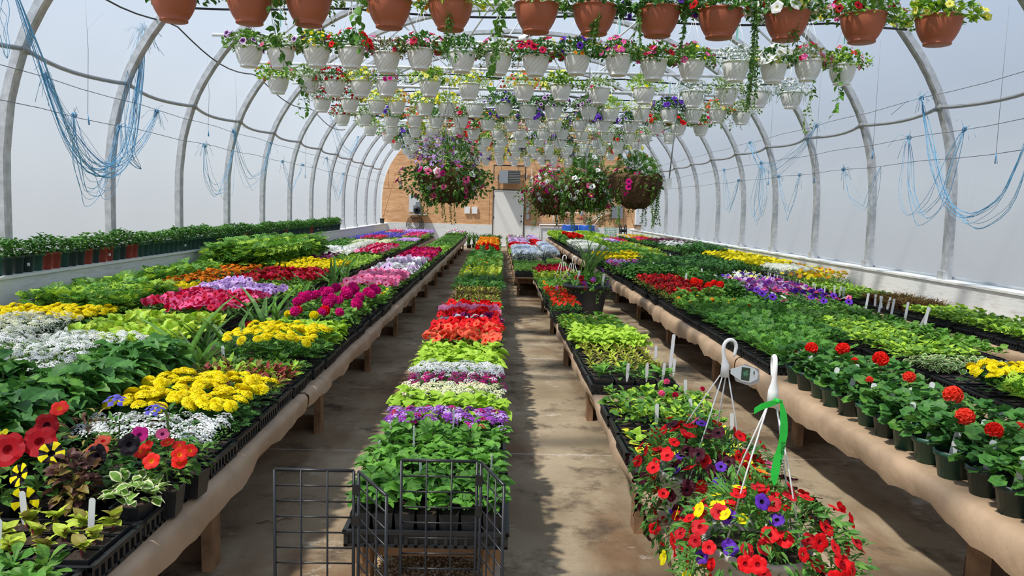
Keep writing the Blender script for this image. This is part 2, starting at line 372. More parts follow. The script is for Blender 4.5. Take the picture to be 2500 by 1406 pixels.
def petunia(waves=5, depth=.35, col2=False, seg=10):
    """funnel flower facing +Z; materials 0 limb, 1 throat"""
    v = []; f = []; m = []
    for r, z in ((.10, -depth), (.30, -.06), (.70, .03), (1, -.02)):
        for j in range(seg):
            a = 2*PI*j/seg; k = math.cos(waves*a)
            if seg > 12: k = 1-2*(1-abs(math.cos(waves*a/2)))**1.6
            rr = r*(1+((.09 if seg < 12 else .07)*k if r > .5 else 0)); v.append((rr*math.cos(a), rr*math.sin(a), z+(.06*k if r > .9 else .02*k if r > .5 else 0)))
    for i in range(3):
        for j in range(seg): f.append((i*seg+j, (i+1)*seg+j, (i+1)*seg+(j+1) % seg, i*seg+(j+1) % seg)); m.append(1 if i == 0 else (1 if (col2 and i == 1) else 0))
    f.append(tuple(range(seg))[::-1]); m.append(1)
    return T(v, f, m)
def star_petunia():
    t = petunia(seg=20); m = t.m.copy()
    for i in (1, 2):
        for j in range(20):
            if j % 4 in (1, 2): m[i*20+j] = 1
    t.m = m; return t
def pom(rings=((1, -.05, 15), (.92, .10, 14), (.76, .24, 13), (.56, .36, 10), (.34, .44, 7), (.14, .47, 3))):
    v = []; f = []; rr = random.Random(3)
    for R_, z, n in rings:
        for k in range(n):
            a = 2*PI*(k+rr.random()*.5)/n; wd = 1.0*PI/n*R_+.06; c, s_ = math.cos(a), math.sin(a); b = len(v); zz = z+rr.uniform(-.05, .05)
            for (x, y, h) in ((R_*.35, -wd*.5, -.02), (R_*.35, wd*.5, -.02), (R_*.85, wd, .13), (R_*1.03, wd*.5, -.03), (R_*1.03, -wd*.5, .03), (R_*.85, -wd, .13)):
                v.append((x*c-y*s_, x*s_+y*c, zz+h))
            f.append((b, b+5, b+2, b+1)); f.append((b+5, b+4, b+3, b+2))
    return T(v, f)
def cluster(n=16, r=1, dome=.55, fs=.24, seed=1, pet4=True):
    """umbel of small florets"""
    rr = np.random.RandomState(seed); v = []; f = []
    for k in range(n):
        a = k*2.39996; q = math.sqrt((k+.5)/n); x, y = q*r*math.cos(a), q*r*math.sin(a); z = dome*(1-q*q)+rr.uniform(-.06, .06)
        nx, ny, nz = x*.8, y*.8, 1.; b = len(v); sp_ = rr.uniform(0, PI); s_ = fs*rr.uniform(.8, 1.2)
        for j in range(4):
            t = sp_+j*PI/2; dx, dy = s_*math.cos(t), s_*math.sin(t); v.append((x+dx, y+dy, z-(dx*nx+dy*ny)*.8+rr.uniform(-.04, .04)))
        v.append((x, y, z+.09)); c = len(v)-1
        for j in range(4): f.append((b+j, b+(j+1) % 4, c))
    return T(v, f)
def ball(n=34, seed=2, s_=.42):
    rr = np.random.RandomState(seed); v = []; f = []
    for k in range(n):
        zz = 1-1.5*(k+.5)/n; a = k*2.39996; q = math.sqrt(max(0, 1-zz*zz)); d = np.array([q*math.cos(a), q*math.sin(a), zz])
        u = np.cross(d, [0.3, .2, 1.]); u /= np.linalg.norm(u); w_ = np.cross(d, u); sp_ = rr.uniform(0, PI); b = len(v)
        for j in range(5):
            t = sp_+j*2*PI/5; p = d*.72+s_*(math.cos(t)*u+math.sin(t)*w_)+d*rr.uniform(.05, .22); v.append(tuple(p))
        v.append(tuple(d*.62)); f += [(b+j, b+(j+1) % 5, b+5) for j in range(5)]
    return T(v, f)
def daisy(n=11):
    v = []; f = []; m = []
    for k in range(n):
        a = 2*PI*k/n; b = len(v)
        for x, y, z in ((.15, -.08, 0), (.6, -.19, .05), (1, -.08, -.02), (1, .08, -.02), (.6, .19, .05), (.15, .08, 0)):
            v.append((x*math.cos(a)-y*math.sin(a), x*math.sin(a)+y*math.cos(a), z))
        f += [(b, b+1, b+4, b+5), (b+1, b+2, b+3, b+4)]; m += [0, 0]
    b = len(v); v += [(.24*math.cos(2*PI*k/8), .24*math.sin(2*PI*k/8), .04) for k in range(8)] + [(0, 0, .13)]
    f += [(b+k, b+(k+1) % 8, b+8) for k in range(8)]; m += [1]*8
    return T(v, f, m)
def spike(n=15, seed=5):
    rr = np.random.RandomState(seed); v = []; f = []
    for k in range(n):
        z = k/n; a = k*2.4; r = .26*(1-z*.6); x, y = r*math.cos(a), r*math.sin(a); b = len(v)
        for j in range(4):
            t = rr.uniform(0, 1)+j*PI/2; v.append((x+.15*math.cos(t), y+.15*math.sin(t), z+rr.uniform(-.05, .05)))
        f.append((b, b+1, b+2, b+3))
    return T(v, f)
FT = {'petunia20': petunia(seg=20), 'petunia': petunia(), 'ringed': petunia(col2=True), 'star': star_petunia(), 'pom': pom(), 'cluster': cluster(), 'umbel': cluster(22, dome=.35, fs=.19, seed=4),
      'ball': ball(), 'daisy': daisy(), 'spike': spike(), 'tiny': petunia(seg=5, waves=5), 'verbena': cluster(12, dome=.6, fs=.34, seed=8), 'pet5': petunia(seg=5)}
STEM = T([(.5*math.cos(a), .5*math.sin(a), z) for z in (0, 1) for a in (0, 2.1, 4.2)], [(0, 1, 4, 3), (1, 2, 5, 4), (2, 0, 3, 5)])
def stems(g, base, top, r, m):
    d = top-base; l = np.linalg.norm(d, axis=1)
    R = RN(d, np.zeros(len(d)), 1.0); R[:, :, 0] *= 2*r; R[:, :, 1] *= 2*r; R[:, :, 2] *= l[:, None]
    g.inst(STEM, R, base, m)

# ------------------------------------------------------------------ the house: floor, knee walls, film, arches
CX = .405; KW = .745; YB = 28.3; YF = -3.2
PROF = [(4.56, .745), (4.56, 1.3), (4.55, 1.75), (4.50, 2.16), (4.41, 2.5), (4.27, 2.84), (4.06, 3.17), (3.78, 3.52), (3.42, 3.85), (2.98, 4.14), (2.42, 4.42), (1.78, 4.64), (1.0, 4.80), (0, 4.86)]
ARC = [(CX-a, z) for a, z in PROF] + [(CX+a, z) for a, z in PROF[:-1][::-1]]
def arcoff(d):
    P = np.array(ARC); t = np.gradient(P, axis=0); t /= np.linalg.norm(t, axis=1)[:, None]
    return P + d*np.stack([-t[:, 1], t[:, 0]], 1)          # positive d = outward
g = G(); g.box(-7, YF-2, -.1, 7.5, YB+1.5, 0); struct('floor', g, FLOOR)
for side, s_, xi, xo in (('left', -1, -4.0, -4.34), ('right', 1, 4.86, 5.20)):
    g = G(); a, b = sorted((xi, xo)); g.box(a, YF, 0, b, YB, KW-.022); struct('wall_'+side, g, PWOOD)
    g = G(); a, b = sorted((xi-s_*.018, xo)); g.box(a, YF, KW-.022, b, YB, KW); struct('trim_1' if s_ < 0 else 'trim_2', g, PWOOD)
    g = G()
    x = (-4.27 if s_ < 0 else 5.08); g.tube([(x, y, KW+.014+.004*math.sin(y*1.7)) for y in np.arange(YF, YB, .4)], .014, 6); struct('trim_3' if s_ < 0 else 'trim_4', g, WHITE, True)
P = arcoff(.075); ys = np.arange(YF, YB+.01, .35); g = G(); v = []; rr_ = np.random.RandomState(3)
k = len(P)
for i, y in enumerate(ys):
    ph = (y-6.68)/1.81 % 1; bulge = .035*math.sin(PI*ph)
    for j, (x, z) in enumerate(P):
        wv = bulge*(1 if 0 < j < k-1 else 0)
        v.append((x+(x-CX)/4.6*wv, y, z+wv*.4))
f = [(i*k+j, i*k+j+1, (i+1)*k+j+1, (i+1)*k+j) for i in range(len(ys)-1) for j in range(k-1)]
g.add(v, f); struct('ceiling', g, FILM, True)
g = G(); P2 = arcoff(.07); g.add([(x, YF, z) for x, z in P2]+[(P2[-1][0], YF, 0), (P2[0][0], YF, 0)], [tuple(range(len(P2)+2))]); struct('wall_front', g, FILM)
# back gable: plywood above, white painted boards below, an opening for the door
DX0, DX1, DZ = -.14, .93, 2.03
P3 = arcoff(.03); Lh = [p for p in P3 if p[0] < DX0]; Rh = [p for p in P3 if p[0] > DX1]; g = G(); zt = lambda x: float(np.interp(x, P3[:, 0], P3[:, 1])); ZS = .79
def gable(pts, th=.05):
    n = len(pts); v = [(x, YB, z) for x, z in pts] + [(x, YB+th, z) for x, z in pts]
    g.add(v, [tuple(range(n)), tuple(range(n, 2*n))[::-1]] + [(i, (i+1) % n, n+(i+1) % n, n+i) for i in range(n)])
gable([(DX0, ZS), (P3[0][0], ZS)] + [tuple(p) for p in Lh] + [(DX0, zt(DX0))])
gable([(DX0, DZ+.02), (DX0, zt(DX0)), (.405, 4.88), (DX1, zt(DX1)), (DX1, DZ+.02)])
gable([(P3[-1][0], ZS), (DX1, ZS), (DX1, zt(DX1))] + [tuple(p) for p in Rh])
struct('wall_back', g, OSB)
g = G(); g.box(-4.2, YB-.02, 0, DX0-.04, YB+.05, ZS); g.box(DX1+.04, YB-.02, 0, 5.05, YB+.05, ZS); struct('trim_5', g, PWOOD)
g = G(); g.box(DX0+.012, YB-.03, .015, DX1-.012, YB+.015, DZ-.01); d_ = struct('door_1', g, plain('white_door_paint', (.80, .79, .74), rough=.4))
g = G()
for a in ((DX0-.045, 0, DX0, DZ+.03), (DX1, 0, DX1+.045, DZ+.03), (DX0-.045, DZ, DX1+.045, DZ+.045)): g.box(a[0], YB-.05, a[1], a[2], YB+.02, a[3])
struct('trim_6', g, plain('dark_door_jamb', (.10, .075, .06), rough=.7))
g = G(); g.lathe([(0, -.06), (.022, -.055), (.028, -.035), (.018, -.015), (.03, 0)], 16); kn = part('door_handle', g, DARKMETAL, d_); kn.location = (.86, YB-.03, .93); kn.rotation_euler = (-PI/2, 0, 0)
g = G(); g.lathe([(0, -.02), (.022, -.018), (.026, 0)], 16); kn = part('deadbolt', g, DARKMETAL, d_); kn.location = (.86, YB-.03, 1.13); kn.rotation_euler = (-PI/2, 0, 0)
for z in (.25, 1.05, 1.82): g = G(); g.tube([(DX0+.006, YB-.038, z-.05), (DX0+.006, YB-.038, z+.05)], .008, 8); part('hinge', g, DARKMETAL, d_)
g = G(); g.box(DX0-.2, YB-.12, 0, DX1+.2, YB-.03, .03); struct('trim_7', g, plain('concrete_sill', (.55, .50, .44), rough=.8))

# arches: ribbed galvanised bows, one each 1.81 m
def bow():
    g = G(); P = np.array(ARC); t = np.gradient(P, axis=0); t /= np.linalg.norm(t, axis=1)[:, None]; nn = np.stack([-t[:, 1], t[:, 0]], 1)
    # resample
    s_ = np.concatenate([[0], np.cumsum(np.linalg.norm(np.diff(P, axis=0), axis=1))]); q = np.linspace(0, s_[-1], 70)
    P = np.stack([np.interp(q, s_, P[:, i]) for i in (0, 1)], 1); nn = np.stack([np.interp(q, s_, nn[:, i]) for i in (0, 1)], 1)
    sec = [(-.050, .05), (-.050, -.015), (-.034, -.028), (-.018, -.018), (0, -.030), (.018, -.018), (.034, -.028), (.050, -.015), (.050, .05)]
    v = [(P[i][0]+nn[i][0]*d, w_, P[i][1]+nn[i][1]*d) for i in range(len(P)) for w_, d in sec]; k = len(sec)
    g.add(v, [(i*k+j, i*k+(j+1) % k, (i+1)*k+(j+1) % k, (i+1)*k+j) for i in range(len(P)-1) for j in range(k)])
    return g.mesh('arch_rib', [GALV], False)
bm = bow(); ARCH_Y = [6.68+1.81*i for i in range(-4, 12)]
def foot():
    g = G(); x = 0
    g.box(x-.05, -.06, KW, x+.05, .06, KW+.09); g.tube([(x, -.075, KW+.05), (x, .075, KW+.05)], .012, 8)
    return g.mesh('base_clamp', [GALV], False)
fm = foot()
for i, y in enumerate(ARCH_Y):
    if y > YB-.2 or y < YF: continue
    r = thing('arch', 'galvanised ribbed steel arch spanning the house, %s from the camera end' % nth(i+0 if i else 0), 'arch', (0, y, 0), 0, 'steel arches carrying the film')
    if y < 1: r['label'] = 'galvanised ribbed steel arch behind or above the photographer, number %s from the front' % ['one', 'two', 'three', 'four'][i] if y < 0 else 'galvanised ribbed steel arch straight above the photographer'
    else: r['label'] = 'galvanised ribbed steel arch spanning the house, %s of those ahead of the camera' % nth(i-2)
    part('rib', bm, None, r)
    for x in (CX-4.56, CX+4.56): part('base_clamp', fm, None, r).location = (x, 0, 0)
# side purlins, sagging pipes hooked from arch to arch
def purlin(side):
    g = G(); sx = -1 if side < 0 else 1; xb = CX+sx*4.36; pts = []
    for a, b in zip(ARCH_Y[:-1], ARCH_Y[1:]):
        if b > YB: break
        for t in np.linspace(0, 1, 9)[:-1]:
            pts.append((xb+sx*(.085*math.sin(PI*min(1, t*1.15))), a+t*(b-a), 2.60-.035*math.sin(PI*t)+.015*(1-t)))
    g.tube(pts, .021, 8)
    for y in ARCH_Y[:-1]:
        if y < YB: g.box(xb-.03, y-.045, 2.57, xb+.03, y+.045, 2.66)
    return g
one('side_purlin', purlin(-1), [PIPEG], 'grey steel pipe running along the left arches at shoulder of the film', 'pipe')
one('side_purlin', purlin(1), [PIPEG], 'grey steel pipe running along the right arches at shoulder of the film', 'pipe')
def wire(pts, r, label, mat=WIRE, cat='wire', grp='straining wires along the side film', name='straining_wire'):
    g = G(); g.tube(pts, r, 5); return one(name, g, [mat], label, cat, grp)
WL = [(-4.02, 2.16, 'lower'), (-3.98, 2.43, 'middle')]; WR = [(4.78, 2.05, 'lowest'), (4.76, 2.33, 'middle'), (4.70, 2.74, 'upper')]
for x, z, n_ in WL: wire([(x, y, z+.01*math.sin(y*3)) for y in np.arange(YF, YB, .6)], .0035, 'thin %s straining wire along the left film wall' % n_)
for x, z, n_ in WR: wire([(x, y, z+.01*math.sin(y*3)) for y in np.arange(YF, YB, .6)], .0035, 'thin %s straining wire along the right film wall' % n_)
cab = [(-3.62, 6.0), (-3.62, 9.0), (-3.66, 12.1), (-3.70, 15.8), (-3.7, 19.4)]
pts = []
for (x0, y0), (x1, y1) in zip(cab[:-1], cab[1:]):
    for t in np.linspace(0, 1, 10)[:-1]: pts.append((x0+t*(x1-x0), y0+t*(y1-y0), 3.36-.04*(y0-6)/3-.16*math.sin(PI*t)))
wire(pts, .009, 'dark sagging cable slung high along the left arches', HOSE, 'cable', None, 'sagging_cable')

# cross pipes that carry the baskets, the hose under each, and the truss webs above
ROWY = [5.97+1.81*i for i in range(11)]; PZ = 3.37
for i, y in enumerate(ROWY):
    g = G(); g.tube([(-3.45, y, PZ), (4.26, y, PZ)], .021, 8)
    one('basket_rail', g, [PIPEW], 'pale cross pipe carrying the %s row of hanging baskets' % nth(i), 'pipe', 'cross pipes carrying baskets')
    g = G(); hx = np.linspace(-3.2, 4.0, 30); g.tube([(x, y+.05, PZ-.07-.05*abs(math.sin((x+3.2)*1.3+i))) for x in hx], .011, 6)
    one('watering_hose', g, [HOSE], 'black watering hose slung under the %s basket pipe' % nth(i), 'hose', 'black hoses under the cross pipes')
def truss():
    g = G(); zt2 = lambda x: float(np.interp(x, np.array(ARC)[:, 0], np.array(ARC)[:, 1]))
    g.tube([(-3.3, 0, 3.46), (4.1, 0, 3.46)], .018, 6)
    xs = [-2.4, -1.2, .405, 2.0, 3.2]
    for a, b in (((-2.9, 3.46), (-1.7, zt2(-1.7)-.03)), ((-1.7, zt2(-1.7)-.03), (-.5, 3.46)), ((-.5, 3.46), (.405, 4.8)), ((.405, 4.8), (1.3, 3.46)), ((1.3, 3.46), (2.5, zt2(2.5)-.03)), ((2.5, zt2(2.5)-.03), (3.7, 3.46))):
        g.tube([(a[0], 0, a[1]), (b[0], 0, b[1])], .014, 6)
    return g.mesh('truss', [PIPEW])
tm = truss()
for i, y in enumerate(ARCH_Y[4:]):
    if y > YB-.5 or i % 2: continue
    o = part('truss', tm, None, None); o.location = (0, y, 0); tag(o, 'pale pipe truss across the roof, %s one from the camera' % nth(i//2), 'truss', 'roof trusses of pale pipe')
for x, z, n_ in ((-1.6, 4.62, 'left'), (.405, 4.80, 'ridge'), (2.4, 4.62, 'right')):
    g = G(); g.tube([(x, YF, z), (x, YB, z)], .02, 8); one('roof_purlin', g, [PIPEW], 'straight pale pipe along the roof, the %s one' % n_, 'pipe', 'lengthwise roof pipes')

# ------------------------------------------------------------------ benches
def bench(label, x0, x1, y0, y1, h, legs_x, leg0, name='bench'):
    """timber bench: board top on trestles of two legs, a head rail and a foot brace"""
    r = thing(name, label, 'bench', (0, 0, 0), 0)
    g = G(); g.box(x0, y0, h-.02, x1, y1, h); g.box(x0+.01, y0, h-.09, x0+.048, y1, h-.02); g.box(x1-.048, y0, h-.09, x1-.01, y1, h-.02); part('bench_top', g, [WOOD], r, False)
    n = 0; y = leg0
    gl = G(); gl.box(-.02, -.045, 0, .02, .045, h-.0205); lm = gl.mesh('leg', [WOOD], False)
    gb = G(); gb.box(legs_x[0], -.02, 0, legs_x[1], .02, .085); bm_ = gb.mesh('foot_brace', [WOODD], False)
    gh = G(); gh.box(legs_x[0], -.02, h-.11, legs_x[1], .02, h-.021); hm = gh.mesh('head_rail', [WOOD], False)
    while y < y1-.05:
        if y > y0:
            for lx in legs_x:
                o = part('leg', lm, None, r, False); o.location = (lx, y, 0)
            o = part('foot_brace', bm_, None, r); o.location = (0, y+.065, 0); o = part('head_rail', hm, None, r); o.location = (0, y+.065, 0)
        y += 1.81
    return r
BEN = {
 'L1': (-3.97, -2.07, 1.9, 26.3, .35), 'L2': (-1.83, -.97, 1.56, 3.98, .42), 'L2x': (-1.56, -.97, 3.99, 25.6, .42), 'C': (-.47, .05, 2.50, 24.4, .30),
 'M': (.605, 1.10, 1.35, 12.2, .30), 'M2': (.30, 1.34, 12.4, 25.6, .30), 'R2': (1.68, 2.25, 2.0, 5.25, .42), 'R2x': (1.68, 2.51, 5.26, 26.2, .42), 'R3': (2.56, 3.14, 2.9, 4.93, .42), 'R3x': (2.56, 3.44, 4.94, 26.2, .42), 'R4': (3.94, 4.82, 4.0, 26.4, .42)}
BN = {'L2x': 'far part of left aisle bench', 'L1': 'left wall bench', 'L2': 'left aisle bench', 'C': 'centre bench', 'M': 'right low bench', 'M2': 'far right low bench', 'R2': 'right aisle bench', 'R3': 'right middle bench', 'R2x': 'far part of right aisle bench', 'R3x': 'far part of right middle bench', 'R4': 'right wall bench'}
bench('wide timber bench along the left knee wall', *BEN['L1'], (-3.85, -2.25), 2.9)
bench('near wide part of the bench left of the left aisle', *BEN['L2'], (-1.72, -1.07), 2.89)
bench('long timber bench on the left side of left aisle', *BEN['L2x'], (-1.48, -1.07), 2.89+1.81)
bench('low narrow timber bench down the middle of the house', *BEN['C'], (-.42, -.0), 2.56)
bench('low timber bench on the right of the right-hand aisle', *BEN['M'], (.65, 1.06), 1.5)
bench('far wider part of the low bench right of the aisle', *BEN['M2'], (.36, 1.28), 12.5)
bench('timber bench with fabric cover holding the geraniums', *BEN['R2'], (1.88, 2.20), 2.83)
bench('near part of the timber bench second from right knee wall', *BEN['R3'], (2.66, 3.08), 3.4)
bench('far part of the timber bench second from right knee wall', *BEN['R3x'], (2.66, 3.38), 3.4+1.81)
bench('wider far part of the bench beyond the geraniums', *BEN['R2x'], (1.88, 2.45), 2.83+3.62)
bench('timber bench along the right knee wall', *BEN['R4'], (4.05, 4.7), 4.6)
def skirt(x0, x1, y0, y1, h, fall, sides, seed, step=.06, roll=.012):
    """fabric laid over the bench, hanging in a wavy hem over its long edges"""
    g = G(); ys = np.arange(y0-.01, y1+.02, step); rr = np.random.RandomState(seed); ph = rr.uniform(0, 6, 6)
    hem = lambda y, s_: fall*(1+.13*math.sin(y*2.1+ph[0]+s_)+.08*math.sin(y*5.3+ph[1])+.07*math.sin(y*13+ph[2])+.05*math.sin(y*31+ph[3]))
    out = lambda y, t: .010*math.sin(y*9+ph[3])*t+.012*math.sin(y*3.7+ph[4])*t
    rows = []
    for y in ys:
        row = []
        if 'l' in sides:
            hf = hem(y, 0)
            for t in (1, .66, .33, .1): row.append((x0-.012-out(y, t)-fall*.11*math.sin(t*PI), y, h-.004-t*hf))
        row += [(x0+.004, y, h+.004), (x0+.06, y, h+.003), ((x0+x1)/2, y, h+.002), (x1-.06, y, h+.003), (x1-.004, y, h+.004)]
        if 'r' in sides:
            hf = hem(y, 2)
            for t in (.1, .33, .66, 1): row.append((x1+.012+out(y, t)+fall*.06*math.sin(t*PI), y, h-.004-t*hf))
        rows.append(row)
    k = len(rows[0]); g.add([p for r in rows for p in r], [(i*k+j, i*k+j+1, (i+1)*k+j+1, (i+1)*k+j) for i in range(len(rows)-1) for j in range(k-1)])
    return g
for key, fall, sides in (('L1', .12, 'r'), ('L2', .085, 'r'), ('L2x', .08, 'r'), ('M', .05, 'l'), ('R2', .125, 'l'), ('R2x', .12, 'l'), ('R3', .095, 'l'), ('R3x', .095, 'l'), ('R4', .09, 'l')):
    x0, x1, y0, y1, h = BEN[key]
    one('bench_cover', skirt(x0, x1, y0, y1, h, fall, sides, ord(key[0])+ord(key[1]) if len(key) > 1 else 77), [SKIRT], 'beige fabric sheet draped over the %s with a wavy hem' % BN[key], 'bench cover')

# ------------------------------------------------------------------ trays of bedding plants
def tray_mesh():
    g = G(); X, Y, H = .268, .138, .058; x, y = X-.012, Y-.012
    g.box(-x, -y, .002, x, y, .006)
    for (ax, ay, bx, by) in ((-x, -y, x, -y+.003), (-x, y-.003, x, y), (-x, -y, -x+.003, y), (x-.003, -y, x, y)): g.box(ax, ay, .005, bx, by, H)
    for (ax, ay, bx, by) in ((-X, -Y, X, -Y+.013), (-X, Y-.013, X, Y), (-X, -Y, -X+.013, Y), (X-.013, -Y, X, Y)): g.box(ax, ay, H-.012, bx, by, H)
    for (ax, ay, bx, by) in ((-X+.004, -Y+.004, X-.004, -Y+.012), (-X+.004, Y-.012, X-.004, Y-.004), (-X+.004, -Y+.004, -X+.012, Y-.004), (X-.012, -Y+.004, X-.004, Y-.004)): g.box(ax, ay, .002, bx, by, .012)
    for i in range(17):
        xx = -X+.012+i*(2*X-.024)/16
        for yy in (-Y+.004, Y-.012): g.box(xx-.006, yy, .002, xx+.006, yy+.008, H-.006)
    for i in range(9):
        yy = -Y+.012+i*(2*Y-.024)/8
        for xx in (-X+.004, X-.012): g.box(xx, yy-.006, .002, xx+.008, yy+.006, H-.006)
    return g.mesh('tray', [TRAY], False)
def pack_mesh(nx=6, ny=3, h=.068):
    g = G(); X, Y = .250, .121
    for i in range(nx):
        for j in range(ny):
            a = X*2/nx; b = Y*2/ny; cx, cy = -X+a*(i+.5), -Y+b*(j+.5); t0, t1 = .92, .72
            v = [(cx+sx*a*.5*t, cy+sy*b*.5*t, z) for z, t in ((.008, t1), (h, t0)) for sx, sy in ((-1, -1), (1, -1), (1, 1), (-1, 1))]
            v += [(cx+sx*a*.5*(t0-.09), cy+sy*b*.5*(t0-.09), h) for sx, sy in ((-1, -1), (1, -1), (1, 1), (-1, 1))]
            g.add(v, [(0, 1, 5, 4), (1, 2, 6, 5), (2, 3, 7, 6), (3, 0, 4, 7), (4, 5, 9, 8), (5, 6, 10, 9), (6, 7, 11, 10), (7, 4, 8, 11)], 0)
            g.add([(p[0], p[1], h-.006) for p in v[8:]], [(0, 1, 2, 3)], 1)
    return g.mesh('cell_pack', [TRAY, SOIL], False)
TRAYM = tray_mesh(); PACK = {(7, 3): pack_mesh(7, 3, .108), (6, 3): pack_mesh(), (4, 2): pack_mesh(4, 2, .085), (5, 3): pack_mesh(5, 3, .075)}
K = {}
def kind(name, leaf='ovate', lm=('green',), size=.05, n=20, h=.11, spread=.055, cells=(6, 3), pitch=(-.2, .9), fl=(), stem=None, lw=1.0, over=.03, z0=.062):
    K[name] = dict(z0=z0, leaf=leaf, lm=lm, size=size, n=n, h=h, spread=spread, cells=cells, pitch=pitch, fl=fl, stem=stem, lw=lw, over=over)
# fl entries: (template, (petal, throat), radius, count, z offset, tilt, band (x0,x1) of the tray or None)
kind('mint', 'serrate', ('mint', 'mint', 'green'), .056, 17, .095, .045, z0=.10, cells=(7, 3), pitch=(-.35, .5))
kind('verb', 'serrate', ('green', 'mint'), .055, 20, .15, .055, fl=(('verbena', ('crimson',), .018, 4, .04, .4, None),))
kind('potatovine', 'broad', ('lime',), .072, 18, .13, .06, pitch=(-.6, .5))
kind('bright', 'ovate', ('mint', 'lime'), .06, 20, .10, .055, pitch=(-.3, .7))
kind('greenlow', 'ovate', ('mid', 'green'), .042, 24, .075, .05)
kind('impat', 'ovate', ('mid', 'mint'), .062, 15, .10, .045, cells=(6, 3), pitch=(-.1, .7))
kind('impatlight', 'ovate', ('mid', 'lime'), .062, 15, .10, .045, cells=(6, 3), pitch=(-.1, .7))
kind('seedspoon', 'spoon', ('mid', 'mint'), .058, 20, .055, .03, cells=(6, 3), pitch=(.1, .9))
kind('sprout', 'ovate', ('yellowgreen', 'bronze', 'yellowgreen'), .058, 9, .045, .008, cells=(6, 3), pitch=(.1, 1.0), stem='redstem')
kind('sproutgold', 'lance', ('yellowgreen', 'yellowgreen', 'bronze'), .06, 11, .07, .02, cells=(6, 3), pitch=(.1, 1.1))
kind('lance', 'lance', ('green', 'mint'), .085, 16, .09, .03, cells=(4, 2), pitch=(0, .9), lw=1.5)
kind('purplecol', 'broad', ('brown', 'bronze'), .06, 12, .07, .04, cells=(6, 3))
kind('marigreen', 'fern', ('mint', 'green', 'deep'), .085, 18, .12, .045, pitch=(-.1, 1.0))
kind('marigreen2', 'fern', ('mid', 'mint'), .085, 18, .12, .045, pitch=(-.1, 1.0), fl=(('pom', ('orange',), .016, 3, .03, .4, None), ('pom', ('yellow',), .013, 3, .03, .4, None)))
kind('marigreen3', 'fern', ('mid', 'yellowgreen'), .08, 18, .12, .045, pitch=(-.1, 1.0), fl=(('pom', ('yellow',), .014, 10, .03, .3, None),))
kind('ferny', 'fern', ('mint', 'lime'), .09, 18, .13, .045, pitch=(-.1, 1.0))
kind('darkfern', 'fern', ('deep', 'green'), .095, 18, .12, .05, pitch=(-.2, .8), lw=1.3)
kind('marigold', 'fern', ('deep', 'dark'), .085, 16, .10, .05, pitch=(-.3, .7), fl=(('pom', ('yellow',), .030, 66, .045, .35, None),))
kind('mariback', 'fern', ('deep', 'green'), .085, 18, .13, .05, pitch=(-.3, .8), fl=(('pom', ('yellow',), .031, 36, .055, .35, (-.27, .27)),))
kind('mariorange', 'fern', ('green', 'deep'), .085, 18, .12, .05, fl=(('pom', ('orange',), .026, 22, .05, .4, None), ('pom', ('rust',), .022, 10, .04, .4, None)))
kind('marifull', 'fern', ('green',), .085, 12, .12, .05, fl=(('pom', ('orange',), .032, 60, .05, .4, None), ('pom', ('yellow',), .030, 14, .05, .4, None)))
kind('bronzecel', 'lance', ('bronze', 'bronze', 'yellowgreen', 'brown'), .062, 20, .10, .04, pitch=(.1, 1.2))
kind('celosia', 'lance', ('lime', 'bronze', 'red'), .066, 17, .085, .035, pitch=(0, 1.1), lw=1.4)
def petu(n, cols, leaf='mid', cnt=42, size=.036, th='throat', tmpl='petunia', h=.12):
    kind(n, 'ovate', (leaf, 'green'), .05, 16, h, .055, fl=tuple((tmpl, (c, t), size*s_, int(cnt*f_), .045, .75, None) for c, t, f_, s_ in cols))
petu('p_red', [('red', 'darkred', 1, 1)], cnt=66, size=.036)
petu('p_redcoral', [('red', 'darkred', .6, 1), ('coral', 'red', .45, 1.05)], cnt=60)
petu('p_coral', [('coral', 'red', 1, 1.1)], cnt=46)
petu('p_pink', [('pink', 'rose', 1, 1)], cnt=62)
petu('p_plumwhite', [('plum', 'black', .5, 1), ('white', 'plum', .25, .9)], cnt=46, leaf='bronze')
petu('p_crimson', [('crimson', 'darkred', .6, 1), ('rose', 'crimson', .4, 1)], cnt=40, size=.040, leaf='deep')
petu('p_lav', [('lilac', 'purple', .6, 1), ('lavender', 'purple', .5, 1)], cnt=56, size=.038)
petu('p_dred', [('darkred', 'maroon', .7, 1), ('crimson', 'darkred', .3, 1)], cnt=40, size=.036)
petu('p_white', [('white', 'cream', 1, 1)], cnt=56, size=.038, leaf='lime')
petu('p_pinkmix', [('pink', 'rose', .5, 1), ('crimson', 'plum', .45, 1)], cnt=52)
petu('p_plum', [('plum', 'black', .4, .9), ('lilac', 'plum', .15, .9)], cnt=26)
petu('p_whitevein', [('white', 'throat', .55, 1), ('lilac', 'throat', .25, 1.05)], cnt=42, size=.042)
petu('p_magcrim', [('crimson', 'plum', .55, 1), ('magenta', 'plum', .45, 1)], cnt=60, size=.036)
petu('p_pinkstr', [('pink', 'red', .75, 1), ('rose', 'red', .25, 1)], cnt=66, size=.038)
petu('p_purpmix', [('purple', 'throat', .4, 1), ('lilac', 'purple', .35, 1), ('rose', 'plum', .15, 1)], cnt=52, size=.036)
petu('p_few', [('rose', 'plum', .3, 1), ('violet', 'black', .3, 1), ('white', 'cream', .1, 1)], cnt=14, size=.036, leaf='deep')
petu('p_viola', [('violet', 'black', .35, .9), ('white', 'cream', .55, .9), ('lemon', 'eye', .2, .9)], cnt=50, size=.026, leaf='lime')
petu('p_ltpurple', [('lilac', 'lavender', 1, 1)], cnt=70, size=.034)
kind('calib', 'simple', ('green', 'deep'), .026, 46, .13, .07, fl=(('petunia', ('scarlet', 'orange'), .019, 60, .02, .9, None),))
